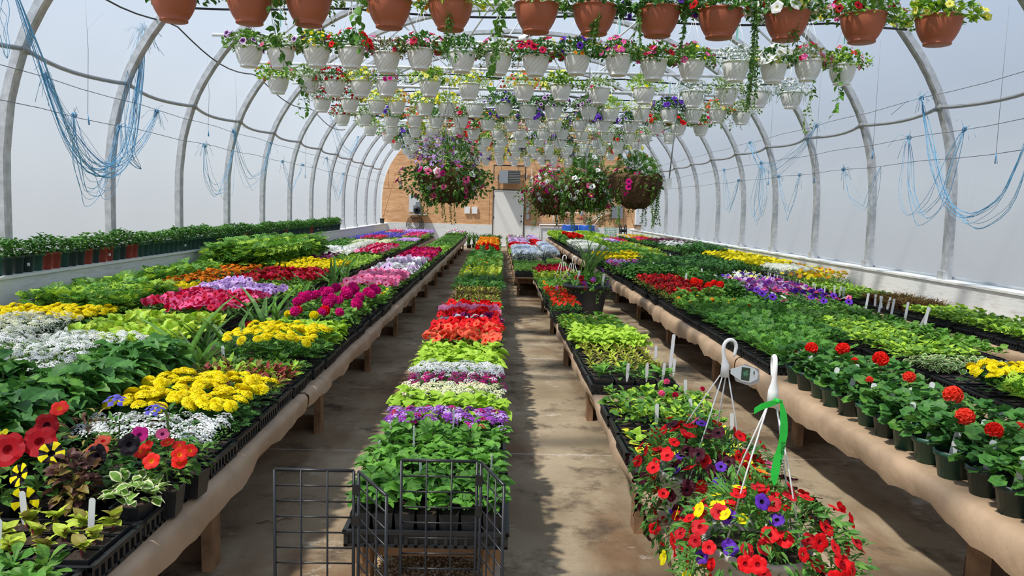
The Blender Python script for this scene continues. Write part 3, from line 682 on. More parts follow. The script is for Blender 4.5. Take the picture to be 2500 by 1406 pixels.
kind('calibdark', 'simple', ('green', 'bronze'), .028, 44, .14, .075, fl=(('petunia', ('darkred', 'maroon'), .021, 70, .02, .9, None), ('petunia', ('red', 'orange'), .02, 14, .02, .9, None)))
def alys(n, c, leaf='green', cnt=70, r=.026, h=.075, tm='cluster'): kind(n, 'simple', (leaf,), .024, 30, h, .055, fl=tuple((tm, (x,), r, int(cnt*f_), .025, .4, None) for x, f_ in c))
alys('a_white', [('white', 1)], cnt=96)
alys('a_cream', [('cream', .85), ('offwhite', .15)], cnt=96)
alys('a_purple', [('purple', .55), ('lavender', .35), ('magenta', .10)], cnt=100, tm='verbena', r=.024, h=.10)
alys('a_mixed', [('plum', .5), ('magenta', .2), ('white', .2)], cnt=90)
alys('a_iberis', [('white', .9), ('offwhite', .3)], leaf='mid', cnt=36, r=.028, h=.16, tm='umbel')
alys('a_dusty', [('offwhite', .6), ('cream', .35)], leaf='silver', cnt=85, r=.022, h=.13)
alys('a_pale', [('paleblue', .8), ('offwhite', .3)], leaf='silver', cnt=120, r=.030, h=.22)
alys('a_silver', [('offwhite', 1)], leaf='silver', cnt=110, r=.028, h=.17)
alys('a_lilac', [('lavender', .7), ('lilac', .5)], cnt=90)
kind('silver', 'lance', ('silver',), .06, 22, .10, .05, lw=2)
kind('lettuce', 'spoon', ('lime', 'lime', 'yellowgreen'), .11, 11, .07, .03, cells=(5, 3), pitch=(.45, 1.25))
kind('tomato', 'fern', ('mint', 'lime', 'green'), .10, 46, .24, .09, cells=(4, 2), pitch=(-.7, .8), lw=1.7, stem='stem')
kind('tomatobig', 'fern', ('mint', 'lime', 'green'), .12, 74, .46, .13, cells=(4, 2), pitch=(-.7, .5), lw=1.7, stem='stem')
kind('dahlia', 'serrate', ('deep', 'dark', 'deep', 'green'), .105, 46, .25, .09, cells=(4, 2), pitch=(-.7, .5), stem='stem')
kind('basil', 'broad', ('green', 'deep'), .05, 56, .25, .07, cells=(5, 3), pitch=(-.4, .6))
kind('darkmound', 'ovate', ('dark', 'deep'), .055, 52, .25, .07, cells=(5, 3), pitch=(-.4, .7), stem='stem')
kind('bacopa', 'round', ('green',), .02, 60, .08, .06)
kind('limeround', 'round', ('lime',), .04, 44, .24, .07, cells=(5, 3))
kind('coleus', 'broad', ('bronze', 'red', 'yellowgreen'), .06, 18, .14, .05)
kind('geran', 'round', ('green', 'mid'), .06, 34, .22, .06, cells=(4, 2), fl=(('ball', ('scarlet',), .038, 5, .06, .3, None),), pitch=(-.4, .5))
kind('geranmag', 'round', ('green', 'mid'), .055, 26, .15, .06, cells=(4, 2), fl=(('ball', ('magenta',), .042, 9, .07, .3, None),), pitch=(-.4, .5))
kind('begonia', 'broad', ('deep', 'mid'), .075, 18, .12, .05, cells=(4, 2), fl=(('ball', ('yellow',), .036, 2, .05, .5, None), ('ball', ('red',), .038, 2, .05, .5, None), ('ball', ('magenta',), .04, 3, .07, .4, None)))
kind('osteo', 'lance', ('mid', 'green'), .05, 24, .15, .055, fl=(('daisy', ('yellow', 'eye'), .027, 60, .05, .5, None),))
kind('osteoor', 'lance', ('mid', 'lime'), .05, 22, .10, .05, fl=(('daisy', ('orange', 'yellow'), .026, 18, .08, .5, None), ('daisy', ('yellow', 'orange'), .026, 22, .08, .5, None)))
kind('browngrass', 'blade', ('brown', 'bronze'), .15, 34, .02, .02, pitch=(.5, 1.3), cells=(5, 3), lw=.7)
kind('grassy', 'blade', ('grass', 'green'), .17, 30, .02, .02, pitch=(.5, 1.3), cells=(5, 3))
kind('thyme', 'simple', ('green', 'mid'), .02, 90, .09, .06)
kind('limelow', 'ovate', ('lime', 'mid'), .045, 22, .08, .05)
kind('cleome', 'simple', ('green',), .03, 30, .12, .06, fl=(('spike', ('lavender',), .07, 80, .02, .5, None), ('spike', ('purple',), .06, 30, .02, .5, None)))
kind('lobelia', 'simple', ('green',), .022, 26, .10, .06, fl=(('spike', ('blue',), .045, 150, .0, .8, None), ('spike', ('lavender',), .04, 40, .0, .8, None)))
kind('cosmos', 'fern', ('green', 'lime'), .07, 20, .14, .05, fl=(('daisy', ('magenta', 'yellow'), .026, 34, .06, .6, None), ('daisy', ('rose', 'yellow'), .024, 16, .05, .6, None)))
kind('burg', 'ovate', ('deep', 'dark'), .045, 26, .16, .06, fl=(('umbel', ('maroon',), .030, 18, .06, .3, None), ('umbel', ('plum',), .028, 12, .06, .3, None)))
kind('dianthus', 'lance', ('green', 'deep'), .05, 24, .12, .05, fl=(('verbena', ('magenta',), .026, 14, .05, .4, None), ('verbena', ('red',), .026, 12, .05, .4, None), ('verbena', ('coral',), .024, 10, .05, .4, None)))
kind('whiteumb', 'lance', ('green', 'mid'), .05, 24, .12, .05, fl=(('umbel', ('white',), .032, 20, .11, .2, None),))
kind('pansy', 'ovate', ('dark',), .04, 20, .10, .05, fl=(('petunia', ('yellow', 'black'), .03, 20, .05, .5, None), ('petunia', ('white', 'violet'), .03, 6, .05, .5, None), ('petunia', ('orange', 'black'), .03, 10, .05, .5, None)))
kind('greenred', 'ovate', ('green', 'deep'), .055, 22, .13, .055, fl=(('ball', ('red',), .028, 6, .05, .4, None),))
kind('ivy', 'vari', ('green',), .05, 30, .07, .07, pitch=(-.8, .5), over=.08)
kind('soiltray', 'simple', ('brown',), .02, 2, .01, .02)
kind('mixwhite', 'ovate', ('mid', 'green'), .05, 22, .13, .055, fl=(('petunia', ('white', 'eye'), .03, 12, .05, .6, None), ('daisy', ('rose', 'eye'), .024, 10, .05, .6, None), ('petunia', ('lilac', 'throat'), .03, 8, .05, .6, None)))

def scatter_plants(sp_, lod, rng, W=.50, D=.25, u0=.25):
    g = G(); nx, ny = sp_['cells']; n = sp_['n']; size = sp_['size']
    if lod and W > .1: W, D = .55, .29
    if lod == 1: n = max(3, int(n*.62)); size = size*1.22
    if lod == 2: n = max(3, int(n*.40)); size = size*1.5
    t = LT[sp_['leaf']]; vari = sp_['leaf'] == 'vari'
    if sp_['lw'] != 1: t = T(t.v*np.array([1, sp_['lw'], 1]), t.f, t.m)
    mats = list(dict.fromkeys(sp_['lm'])); ml = [LEAF[m] for m in mats]; idx = np.array([mats.index(m) for m in sp_['lm']])
    if vari: ml = [LEAF[mats[0]], LEAF['cream']]
    C = np.array([(-W/2+W*(i+.5)/nx, -D/2+D*(j+.5)/ny) for i in range(nx) for j in range(ny)]); C = C+rng.uniform(-.008, .008, C.shape)
    hh = sp_['h']*rng.uniform(.82, 1.12, len(C))
    c = np.repeat(np.arange(len(C)), n); k = len(c)
    az = rng.uniform(0, 2*PI, k); rad = sp_['spread']*np.sqrt(rng.uniform(0, 1, k)); u = rng.uniform(u0, 1, k)**.7
    zb = sp_.get('z0', .062); z = zb+hh[c]*u*(1-.30*(rad/sp_['spread'])**2)
    P = np.stack([C[c, 0]+rad*np.cos(az), C[c, 1]+rad*np.sin(az), z], 1)
    pl, ph = sp_['pitch']; pit = pl+(ph-pl)*np.clip(u*rng.uniform(.4, 1.2, k), 0, 1)
    R = R3(az+rng.normal(0, .5, k), pit, rng.normal(0, .35, k), size*rng.uniform(.6, 1.12, k))
    # each leaf hangs about its middle so the canopy fills the tray
    P = P - R[:, :, 0]*.30
    P[:, 2] = np.maximum(P[:, 2], zb+.004)
    mi = idx[rng.randint(0, len(idx), k)] if not vari else np.zeros(k, int)
    g.inst(t, R, P, mi)
    if sp_['stem']:
        b = np.concatenate([C, np.full((len(C), 1), .06)], 1); b2 = b.copy(); b2[:, 2] += hh*.85; b2[:, :2] += rng.normal(0, .008, (len(C), 2))
        ml.append(LEAF[sp_['stem']]); stems(g, b, b2, .0028 if hh.mean() < .2 else .005, len(ml)-1)
    return g, ml
def blossoms(sp_, lod, rng, W=.52, D=.27):
    g = G(); mats = []
    for (tn, cols, r, cnt, zo, tilt, band) in sp_['fl']:
        if lod: cnt = int(cnt*(.8 if lod == 1 else .55)); r = r*(1.1 if lod == 1 else 1.32)
        cnt = max(1, cnt); a0 = len(mats)
        for cc in cols: mats.append(PET[cc])
        # stratified positions over the tray
        m = int(math.ceil(math.sqrt(cnt*W/D))); q = int(math.ceil(cnt/m)); cell = rng.permutation(m*q)[:cnt]
        x = -W/2+W*((cell % m)+rng.uniform(0, 1, cnt))/m; y = -D/2+D*((cell//m)+rng.uniform(0, 1, cnt))/q
        edge = 1-.22*((np.abs(x)/(W/2))**4+(np.abs(y)/(D/2))**4)*.6
        z = .062+sp_['h']*edge*rng.uniform(.86, 1.06, cnt)+zo*rng.uniform(.45, 1.1, cnt)
        nrm = np.stack([x/W*.8+rng.normal(0, tilt, cnt), y/D*.6+rng.normal(0, tilt, cnt)-.25*tilt, np.ones(cnt)], 1)
        if tn == 'spike': nrm = np.stack([rng.normal(0, tilt, cnt), rng.normal(0, tilt, cnt), np.ones(cnt)], 1)
        t = FT[tn]
        if len(cols) < 2 and t.m.max() > 0: t = T(t.v, t.f)
        g.inst(t, RN(nrm, rng.uniform(0, 6, cnt), r*rng.uniform(.8, 1.12, cnt)), np.stack([x, y, z], 1), a0)
    return g, mats
CACHE = {}
def kind_meshes(k, lod, var):
    key = (k, lod, var)
    if key not in CACHE:
        rng = np.random.RandomState((sum(map(ord, k))*7+lod*131+var*977) % 100000)
        g, ml = scatter_plants(K[k], lod, rng); fo = g.mesh('foliage', ml, False); bl = None
        if K[k]['fl']:
            g, ml = blossoms(K[k], lod, rng); bl = g.mesh('blossoms', ml, False)
        CACHE[key] = (fo, bl)
    return CACHE[key]
def tray_name(k):
    for a, b in (('p_ltp', 'petunia'), ('p_', 'petunia'), ('a_iberis', 'candytuft'), ('a_purple', 'verbena'), ('a_', 'alyssum'), ('mari', 'marigold'), ('ferny', 'marigold'), ('darkfern', 'marigold'), ('tomato', 'tomato'), ('dahlia', 'dahlia'),
                 ('calib', 'calibrachoa'), ('geran', 'geranium'), ('osteo', 'daisy'), ('impat', 'impatiens'), ('celosia', 'celosia'), ('bronzecel', 'celosia'), ('lobelia', 'lobelia'), ('cosmos', 'cosmos'), ('cleome', 'cleome'), ('pansy', 'pansy'), ('lettuce', 'chard'), ('ivy', 'ivy')):
        if k.startswith(a): return b+'_tray'
    return 'flower_tray' if K[k]['fl'] else 'seedling_tray'
def tray(k, x, y, z, rz, label, group=None, name=None):
    name = name or tray_name(k)
    lod = 0 if y < 9.3 else 1 if y < 14 else 2
    r = thing(name, label, 'plant tray', (x, y, z), rz+rs.normal(0, .012), group)
    fo, bl = kind_meshes(k, lod, rs.randint(3 if lod == 0 else 2))
    part('tray', TRAYM, None, r)
    if lod < 2: part('cell_pack', PACK[K[k]['cells']], None, r)
    o = part('foliage', fo, None, r)
    if rs.rand() < .5: o.rotation_euler = (0, 0, PI)
    if bl:
        b2 = part('blossoms', bl, None, r); b2.rotation_euler = o.rotation_euler
    return r
# columns: centre x, rotation, length along the aisle of one tray
COLS = {'L2a': ('L2', -1.26, 0, .285), 'L2b': ('L2', -1.67, PI/2, .545), 'Ca': ('C', -.215, 0, .285), 'Ma': ('M', .855, 0, .285),
        'Mr': ('M', .70, PI/2, .545), 'M2a': ('M2', .585, 0, .285), 'M2b': ('M2', 1.10, PI/2, .545),
        'L1a': ('L1', -2.355, 0, .285), 'L1b': ('L1', -2.78, PI/2, .545), 'L1c': ('L1', -3.24, 0, .285), 'L1d': ('L1', -3.67, PI/2, .545),
        'R2a': ('R2', 1.965, 0, .285), 'R2b': ('R2x', 2.385, PI/2, .545), 'R3a': ('R3', 2.85, 0, .285), 'R3b': ('R3x', 3.28, PI/2, .545),
        'R4a': ('R4', 4.225, 0, .285), 'R4b': ('R4', 4.65, PI/2, .545)}
CN = {'L2a': 'aisle side of left aisle bench', 'L2b': 'inner side of left aisle bench', 'Ca': 'centre bench', 'Ma': 'right low bench', 'Mr': 'aisle side of right low bench', 'M2a': 'aisle side of far low bench', 'M2b': 'inner side of far low bench',
      'L1a': 'front of left wall bench', 'L1b': 'second row of left wall bench', 'L1c': 'third row of left wall bench', 'L1d': 'knee wall side of left bench',
      'R2a': 'front of right aisle bench', 'R2b': 'back of right aisle bench', 'R3a': 'front of right middle bench', 'R3b': 'back of right middle bench', 'R4a': 'front of right wall bench', 'R4b': 'back of right wall bench'}
def bed(col, y0, y1, k, desc):
    bn, x, rz, pitch = COLS[col]; z = BEN[bn][4]+.006
    n = max(1, int(round((y1-y0)/pitch))); p = (y1-y0)/n
    if p < pitch-.004: p = pitch
    for i in range(n):
        lab = 'tray of %s, %s' % (desc, CN[col])
        if n > 1: lab += ', %s' % (('nearer', 'farther')[i] if n == 2 else nth(i) if i else 'nearest')
        tray(k, x+rs.normal(0, .006), y0+p*(i+.5), z, rz, lab, '%s trays on the %s' % (desc, BN[bn]) if n > 1 else None)
kind('goldpots', 'heart', ('gold',), .055, 7, .06, .03, cells=(5, 3), pitch=(-.2, .6))
kind('goldpots2', 'heart', ('gold', 'lime', 'green'), .05, 6, .05, .03, cells=(6, 3), pitch=(-.2, .8))
kind('brightrose', 'ovate', ('mid', 'lime', 'green'), .055, 18, .11, .05, fl=(('ball', ('rose',), .020, 1, .05, .4, None), ('ball', ('crimson',), .016, 1, .05, .4, None)))
BEDS = '''
Ca 2.40 2.97 mint|serrated mint-green seedlings
Ca 2.97 3.25 verb|tall green verbena with few dark flowers
Ca 3.25 3.54 a_purple|purple verbena clusters
Ca 3.54 3.83 potatovine|lime heart leaves behind the purple flowers
Ca 3.83 4.12 a_cream|cream alyssum
Ca 4.12 4.405 a_mixed|plum and white alyssum
Ca 4.405 4.69 a_white|pure white alyssum
Ca 4.69 5.26 potatovine|lime heart leaves before the coral petunias
Ca 5.26 5.55 p_coral|coral petunias
Ca 5.55 5.84 p_redcoral|red and coral petunias
Ca 5.84 6.13 p_red|deep red petunias
Ca 6.13 6.42 p_plumwhite|plum petunias edged white
Ca 6.42 6.71 p_red|red petunias between plum and pink ones
Ca 6.71 7.00 p_pink|pink petunias
Ca 7.00 7.29 p_red|red petunias beyond the pink ones
Ca 7.29 7.87 bright|plain bright green seedlings
Ca 7.87 9.30 bronzecel|bronze spiky celosia
Ca 9.30 10.44 darkfern|dark fingered foliage
Ca 10.44 12.15 marigreen3|yellow-green marigolds in bud
Ca 12.15 14.43 marigreen2|green marigolds dotted orange and yellow
Ca 14.43 16.42 darkfern|dark green marigold foliage
Ca 16.42 18.98 greenred|green foliage with red blooms
Ca 18.98 22.97 marifull|orange marigolds
Ca 22.97 24.3 grassy|dark grassy plants
L2a 1.59 1.875 seedspoon|smooth spoon-leaved seedlings
L2a 1.875 2.16 sprout|red-stemmed yellow sprouts
L2a 2.67 2.95 a_white|white alyssum beneath dark spikes
L2a 2.95 3.54 marigold|big yellow marigolds
L2a 3.54 3.97 celosia|red and green celosia
L2a 3.97 4.26 greenlow|low green petunia seedlings
L2a 4.26 4.74 mariback|yellow marigolds over dark leaves
L2a 4.74 5.32 potatovine|lime heart-shaped leaves
L2a 5.32 5.62 begonia|yellow and red begonias
L2a 5.62 6.80 geranmag|magenta geraniums
L2a 6.80 7.65 marigreen2|marigolds just opening
L2a 7.65 9.10 p_pinkstr|striped pink petunias
L2a 9.10 11.40 p_whitevein|white petunias with dark throats
L2a 11.40 14.30 p_magcrim|crimson and magenta petunias
L2a 14.30 16.60 limelow|lime low seedlings
L2a 16.60 20.01 greenlow|plain green seedlings
L2a 20.01 23.16 thyme|fine green foliage
L2a 23.16 25.45 mixwhite|mixed white and pink flowers
L2b 1.65 2.20 a_dusty|pale dusty flowers at the left edge
L2b 2.25 3.90 dahlia|tall dark green dahlia leaves
L1a 2.20 3.55 dahlia|coarse dark green leaves
L1a 4.75 5.04 soiltray|bare brown mulch
L1a 3.60 4.75 a_iberis|white candytuft
L1a 5.04 6.10 lettuce|lime paddle-leaved chard
L1a 6.10 7.25 p_crimson|crimson petunias
L1a 7.25 7.85 p_lav|lavender petunias
L1a 7.85 8.75 limelow|light green seedlings
L1a 8.75 9.95 p_dred|dark red petunias
L1a 9.95 11.4 mariback|golden marigolds
L1a 11.4 14.3 limelow|lime green seedlings
L1a 14.3 16.9 p_pinkmix|pink and crimson petunias
L1a 16.9 20.1 greenlow|plain green seedlings
L1a 20.1 21.5 a_lilac|lilac alyssum
L1a 21.5 24.1 cosmos|magenta cosmos
L1a 24.1 26.1 cleome|lavender-purple spikes
L1b 2.50 3.05 dahlia|broad dark green leaves
L1b 3.05 4.69 a_iberis|white flower domes
L1b 4.69 5.24 silver|silver foliage
L1b 5.24 6.33 lettuce|lime chard leaves
L1b 6.33 7.42 p_crimson|crimson and rose petunias
L1b 7.42 8.51 p_lav|pale lilac petunias
L1b 8.51 10.15 p_dred|dark red petunias
L1b 10.15 11.79 mariback|yellow marigolds
L1b 11.79 13.5 p_plum|plum petunias
L1b 13.5 15.0 p_white|white petunias
L1b 15.0 17.0 a_silver|cream flowers
L1b 17.0 20.0 a_cream|pale cream alyssum
L1b 20.0 22.0 limelow|lime seedlings
L1b 22.0 24.3 lobelia|blue-violet lobelia
L1b 24.3 26.1 cleome|purple spikes
L1c 3.95 5.55 a_dusty|cream-white dusty flowers
L1c 5.60 6.18 marigold|yellow marigolds by the wall
L1c 6.22 7.36 tomato|bushy young tomatoes
L1c 7.40 8.00 marigold|yellow marigolds behind the tomatoes
L1c 8.05 10.2 mariorange|orange and rust marigolds
L1c 10.2 13.4 tomatobig|tall tomato plants
L1c 13.4 15.1 p_white|bright white petunias
L1c 15.1 17.6 marigreen|feathery green foliage
L1c 17.6 19.9 a_cream|cream alyssum carpet
L1c 19.9 21.6 dianthus|red dianthus
L1c 21.6 24.4 lobelia|blue lobelia
L1c 24.4 26.1 cosmos|pink cosmos
L1d 4.45 5.55 a_dusty|dusty cream flowers
L1d 5.60 6.15 marigold|yellow marigolds
L1d 6.25 7.35 tomato|young tomatoes
L1d 7.45 10.1 tomato|leggy tomatoes by the wall
L1d 10.2 12.9 tomatobig|towering tomato plants
L1d 13.0 19.8 marigreen|feathery green seedlings
L1d 19.8 25.8 lobelia|violet-blue lobelia
Ma 2.95 3.25 goldpots|golden potato vine
Ma 3.25 3.55 goldpots2|sparse golden and green starts
Ma 3.55 4.15 brightrose|lime leaves with rose-red impatiens
Ma 4.55 4.85 lance|long green lance leaves
Ma 4.85 5.60 sproutgold|golden spiky sprouts
Ma 5.60 6.20 potatovine|lime heart leaves
Ma 6.20 7.08 bright|bright green leafy seedlings
Mr 7.45 9.10 calib|scarlet calibrachoa beside the big pot
Ma 9.10 10.3 marigreen2|green marigolds dotted orange
Ma 10.3 11.4 marigreen3|yellow-budded marigolds
Ma 11.4 12.2 p_dred|dark red petunias
M2a 12.5 14.5 thyme|grey-green groundcover
M2a 14.5 17.2 a_pale|pale blue-white alyssum
M2a 17.2 18.3 bright|light green seedlings
M2a 18.3 20.0 p_red|red petunias
M2a 20.0 23.0 p_ltpurple|lilac-pink petunias
M2a 23.0 25.5 mixwhite|white and pink flowers
M2b 12.5 15.2 thyme|fine green groundcover
M2b 15.2 19.0 a_pale|billowing pale blue alyssum
M2b 19.0 22.3 p_red|red petunias
M2b 22.3 25.5 p_ltpurple|pink petunias
R2a 4.66 6.66 marigreen|feathery marigold seedlings
R2a 6.66 7.24 marigreen2|marigolds showing orange buds
R2a 7.24 7.54 geran|scarlet geraniums
R2a 7.54 9.56 calibdark|dark red calibrachoa
R2a 9.56 10.7 basil|basil-green foliage
R2a 10.7 12.2 p_purpmix|purple petunias
R2a 12.2 13.9 mariback|yellow marigolds
R2a 13.9 15.3 greenlow|low green plants
R2a 15.3 19.0 a_silver|silvery white flowers
R2a 19.0 22.1 geran|red geraniums
R2a 22.1 25.9 limeround|leafy green plants
R3a 3.05 3.92 ferny|feathery lime foliage
R3a 3.92 4.21 marigold|yellow marigolds at the front
R3a 4.21 4.50 soiltray|bare dark soil
R3a 4.50 4.80 ivy|variegated cream ivy
R3a 4.80 6.20 impatlight|smooth light green impatiens
R3a 6.20 7.10 impat|smooth green impatiens
R3a 7.10 8.00 p_few|green petunias with few blooms
R3a 8.00 9.10 p_purpmix|purple and pink petunias
R3a 9.10 9.70 p_viola|white and violet flowers
R3a 10.3 12.3 darkmound|very dark green mound
R3a 12.3 13.7 limelow|lime carpet
R3a 13.7 19.4 marigreen2|marigolds with orange specks
R3a 19.4 21.4 p_ltpurple|lilac petunias
R3a 21.4 26.0 limeround|lime mounds
R2b 5.35 7.55 marigreen|feathery green marigolds
R2b 7.55 9.05 basil|green bushy leaves
R2b 9.05 12.3 basil|dense green foliage
R2b 12.3 14.5 mariback|yellow marigold blooms
R2b 14.5 17.3 marigreen2|flecked green marigolds
R2b 17.3 20.5 limeround|bright lime mounds
R2b 20.5 25.9 a_silver|white mounded flowers
R3b 5.00 7.15 impat|plain green impatiens
R3b 7.15 8.20 p_few|petunias with violet blooms
R3b 8.20 9.30 p_purpmix|mixed purple petunias
R3b 9.30 10.4 p_viola|violet and white blooms
R3b 10.4 13.0 darkmound|dark green bushy plants
R3b 13.0 15.7 limelow|bright lime carpet
R3b 15.7 20.0 marigreen3|yellow-specked marigolds
R3b 20.0 22.2 dianthus|red and magenta blooms
R3b 22.2 26.0 coleus|orange coleus
R4a 4.30 7.45 impatlight|light green seedlings
R4a 7.45 8.35 browngrass|brown grass
R4a 8.35 9.80 limelow|lime-green leaves
R4a 9.80 10.7 osteoor|yellow and orange daisies
R4a 10.7 11.6 a_silver|small white flowers
R4a 11.6 15.1 osteo|bright yellow daisies
R4a 15.1 17.1 darkmound|tall dark green plants
R4a 17.1 19.1 whiteumb|flat white flower heads
R4a 19.1 21.1 burg|burgundy flower heads
R4a 21.1 23.4 dianthus|red and magenta dianthus
R4a 23.4 26.1 pansy|yellow and white pansies
R4b 10.3 12.5 osteoor|orange daisies
R4b 12.5 15.8 osteo|yellow daisies
R4b 15.8 18.5 darkmound|dark leafy plants
R4b 18.5 21.5 burg|burgundy blooms
R4b 21.5 26.1 marigreen3|yellow-flecked foliage
'''
for ln in BEDS.strip().split('\n'):
    a, d_ = ln.split('|'); c_, y0, y1, k_ = a.split(); bed(c_, float(y0), float(y1), k_, d_)

# ------------------------------------------------------------------ hanging baskets
def pot_profile(r0, r1, h, lip=.006):
    p = [(0, 0), (r0*.93, 0), (r0, .003), (r0*1.005, .014), (r0*.965, .018)]
    for t in np.linspace(0, 1, 9)[1:]: p.append((r0*.965+(r1-r0*.965)*math.sin(t*PI/2)**.85, .018+(h-.034)*t))
    p += [(r1+lip, h-.014), (r1+lip+.003, h-.008), (r1+lip, h), (r1-.006, h), (r1-.010, h-.03)]
    return p
def round_pot(r0, r1, h, mat, swirl=False, seg=28):
    g = G(); pr = pot_profile(r0, r1, h); g.lathe(pr, seg, 0); rin = pr[-1][0]
    a = [(rin*math.cos(2*PI*j/seg), rin*math.sin(2*PI*j/seg), h-.03) for j in range(seg)]; g.add(a, [tuple(range(seg))], 1)
    if swirl:
        P = np.array(pr[4:-5])
        for c0 in range(4):
            for q in range(3):
                t = np.linspace(0, 1, 10); zz = .024+(h-.045)*(1-t)*(1-.10*q)-.0*t; zz = np.maximum(zz, .022)
                rr = np.interp(zz, P[:, 1], P[:, 0])+.0008; th = c0*PI/2+q*.24+(-1.35+.20*q)*t**1.3
                g.tube(np.stack([rr*np.cos(th), rr*np.sin(th), zz], 1), .0011, 4, 2, False)
    return g.mesh('pot', [mat, SOIL, SWIRL], True)
WP = round_pot(.082, .128, .195, WPOT, True); TP = round_pot(.098, .160, .205, TERRA)
def hanger_mesh(rim, zr, top, n=3, r=.0024, hook=True):
    g = G()
    for i in range(n):
        a = 2*PI*i/n+.5; g.tube([(rim*math.cos(a), rim*math.sin(a), zr-.012), (rim*.5*math.cos(a), rim*.5*math.sin(a), zr+(top-zr)*.52), (.004*math.cos(a), .004*math.sin(a), top)], r, 4)
    if hook:
        g.tube([(0, 0, top-.03), (0, 0, top+.035)], .006, 6); t = np.linspace(PI, -.25*PI, 9)
        g.tube([(0, .028+.028*math.cos(x), top+.038+.028*math.sin(x)) for x in t], .006, 6)
    return g.mesh('hanger', [WHITE])
WH = hanger_mesh(.128, .195, .60); TH = hanger_mesh(.160, .205, .60, 4)
def tealtag(): g = G(); g.box(-.008, -.001, .40, .008, .001, .56); return g.mesh('tag', [MINTTAG], False)
TT = tealtag()
def dome(seed, R, H, z0, leaf, lm, size, n, fl, trail=None, low=.5, rim=None, lod=0):
    """mounded plant spilling over a round pot; returns (foliage, blossoms)"""
    rng = np.random.RandomState(seed); g = G(); rim = rim or R*.75
    mats = list(dict.fromkeys(lm)); ml = [LEAF[m] for m in mats]; idx = np.array([mats.index(m) for m in lm])
    if leaf == 'vari': ml = [LEAF[mats[0]], LEAF['cream']]
    t = LT[leaf]
    def pts(k, out=1.):
        az = rng.uniform(0, 2*PI, k); el = np.arcsin(rng.uniform(max(-.97, -.28*low*2), 1, k)); lump = 1+.16*np.sin(az*3+seed)+.09*np.sin(az*7+seed*2)
        rr = R*out*lump*np.cos(el)*rng.uniform(.80, 1.04, k); z = z0+H*out*np.sin(el)*np.where(el > 0, 1, .9 if low < 1.5 else 2.1)*(1+.12*np.cos(az*2+seed))
        rr = np.where(el < 0, np.maximum(rr, rim*(.96 if low < 1.5 else (1+.55*np.sin(el)))), rr)
        return az, el, rr, z
    az, el, rr, z = pts(n); m = n//3
    inner = rng.uniform(.08, .92, n); rr2 = np.where(np.arange(n) < m, rr*inner, rr); z2 = np.where((np.arange(n) < m) & (el > 0), z0+(z-z0)*.75, z)
    P = np.stack([rr2*np.cos(az), rr2*np.sin(az), z2], 1)
    R_ = R3(az+rng.normal(0, .7, n), el*.75+rng.normal(-.05, .45, n), rng.normal(0, .5, n), size*rng.uniform(.6, 1.15, n)); P = P-R_[:, :, 0]*.4
    mi = idx[rng.randint(0, len(idx), n)] if leaf != 'vari' else np.zeros(n, int); g.inst(t, R_, P, mi)
    if trail:
        for k in range(trail[0]):
            a = rng.uniform(0, 2*PI) if len(trail) < 4 else trail[3]+rng.normal(0, .35); L_ = trail[1]*rng.uniform(.5, 1); q = int(L_/.03)+2
            tt = np.linspace(0, 1, q); r_ = rim*1.0+.04*np.sin(tt*PI*.5)+.012*np.sin(tt*6+k); zz = z0+.02*np.sin(tt*4)-L_*tt
            pt = np.stack([r_*np.cos(a+.2*np.sin(tt*3+k)), r_*np.sin(a+.2*np.sin(tt*3+k)), zz], 1)
            g.tube(pt, .0018, 3, len(ml)); s2 = trail[2]; k2 = q*2; ii = np.repeat(np.arange(q), 2)
            Rt = R3(rng.uniform(0, 2*PI, k2), rng.uniform(-.9, .2, k2), rng.normal(0, .5, k2), s2*rng.uniform(.6, 1.1, k2)*(1-.4*tt[ii]))
            g.inst(t if leaf not in ('fern', 'lance') else LT['ovate'], Rt, pt[ii], 0)
        ml = ml+[LEAF['stem']]
    fo = g.mesh('foliage', ml, False); bl = None
    if fl:
        g = G(); bm2 = []
        for tn, cols, r, cnt, (a0, a1) in fl:
            o = len(bm2); bm2 += [PET[c] for c in cols]; az, el, rr, z = pts(cnt, 1.05 if low < 1.5 else 1.0)
            if a1-a0 < 2*PI: az = a0+(az/(2*PI))*(a1-a0)
            P = np.stack([rr*np.cos(az), rr*np.sin(az), z], 1); P = P*(np.array([1.04, 1.04, 1.0]) if low < 1.5 else 1)+np.array([0, 0, .012]); nrm = np.stack([np.cos(az)*np.cos(el), np.sin(az)*np.cos(el), np.sin(el)+.35], 1)+rng.normal(0, .35, (cnt, 3))
            tt = FT[tn]; tt = T(tt.v, tt.f) if len(cols) < 2 and tt.m.max() > 0 else tt
            g.inst(tt, RN(nrm, rng.uniform(0, 6, cnt), r*rng.uniform(.8, 1.12, cnt)), P, o)
        bl = g.mesh('blossoms', bm2, False)
    return fo, bl
AL = (0, 2*PI)
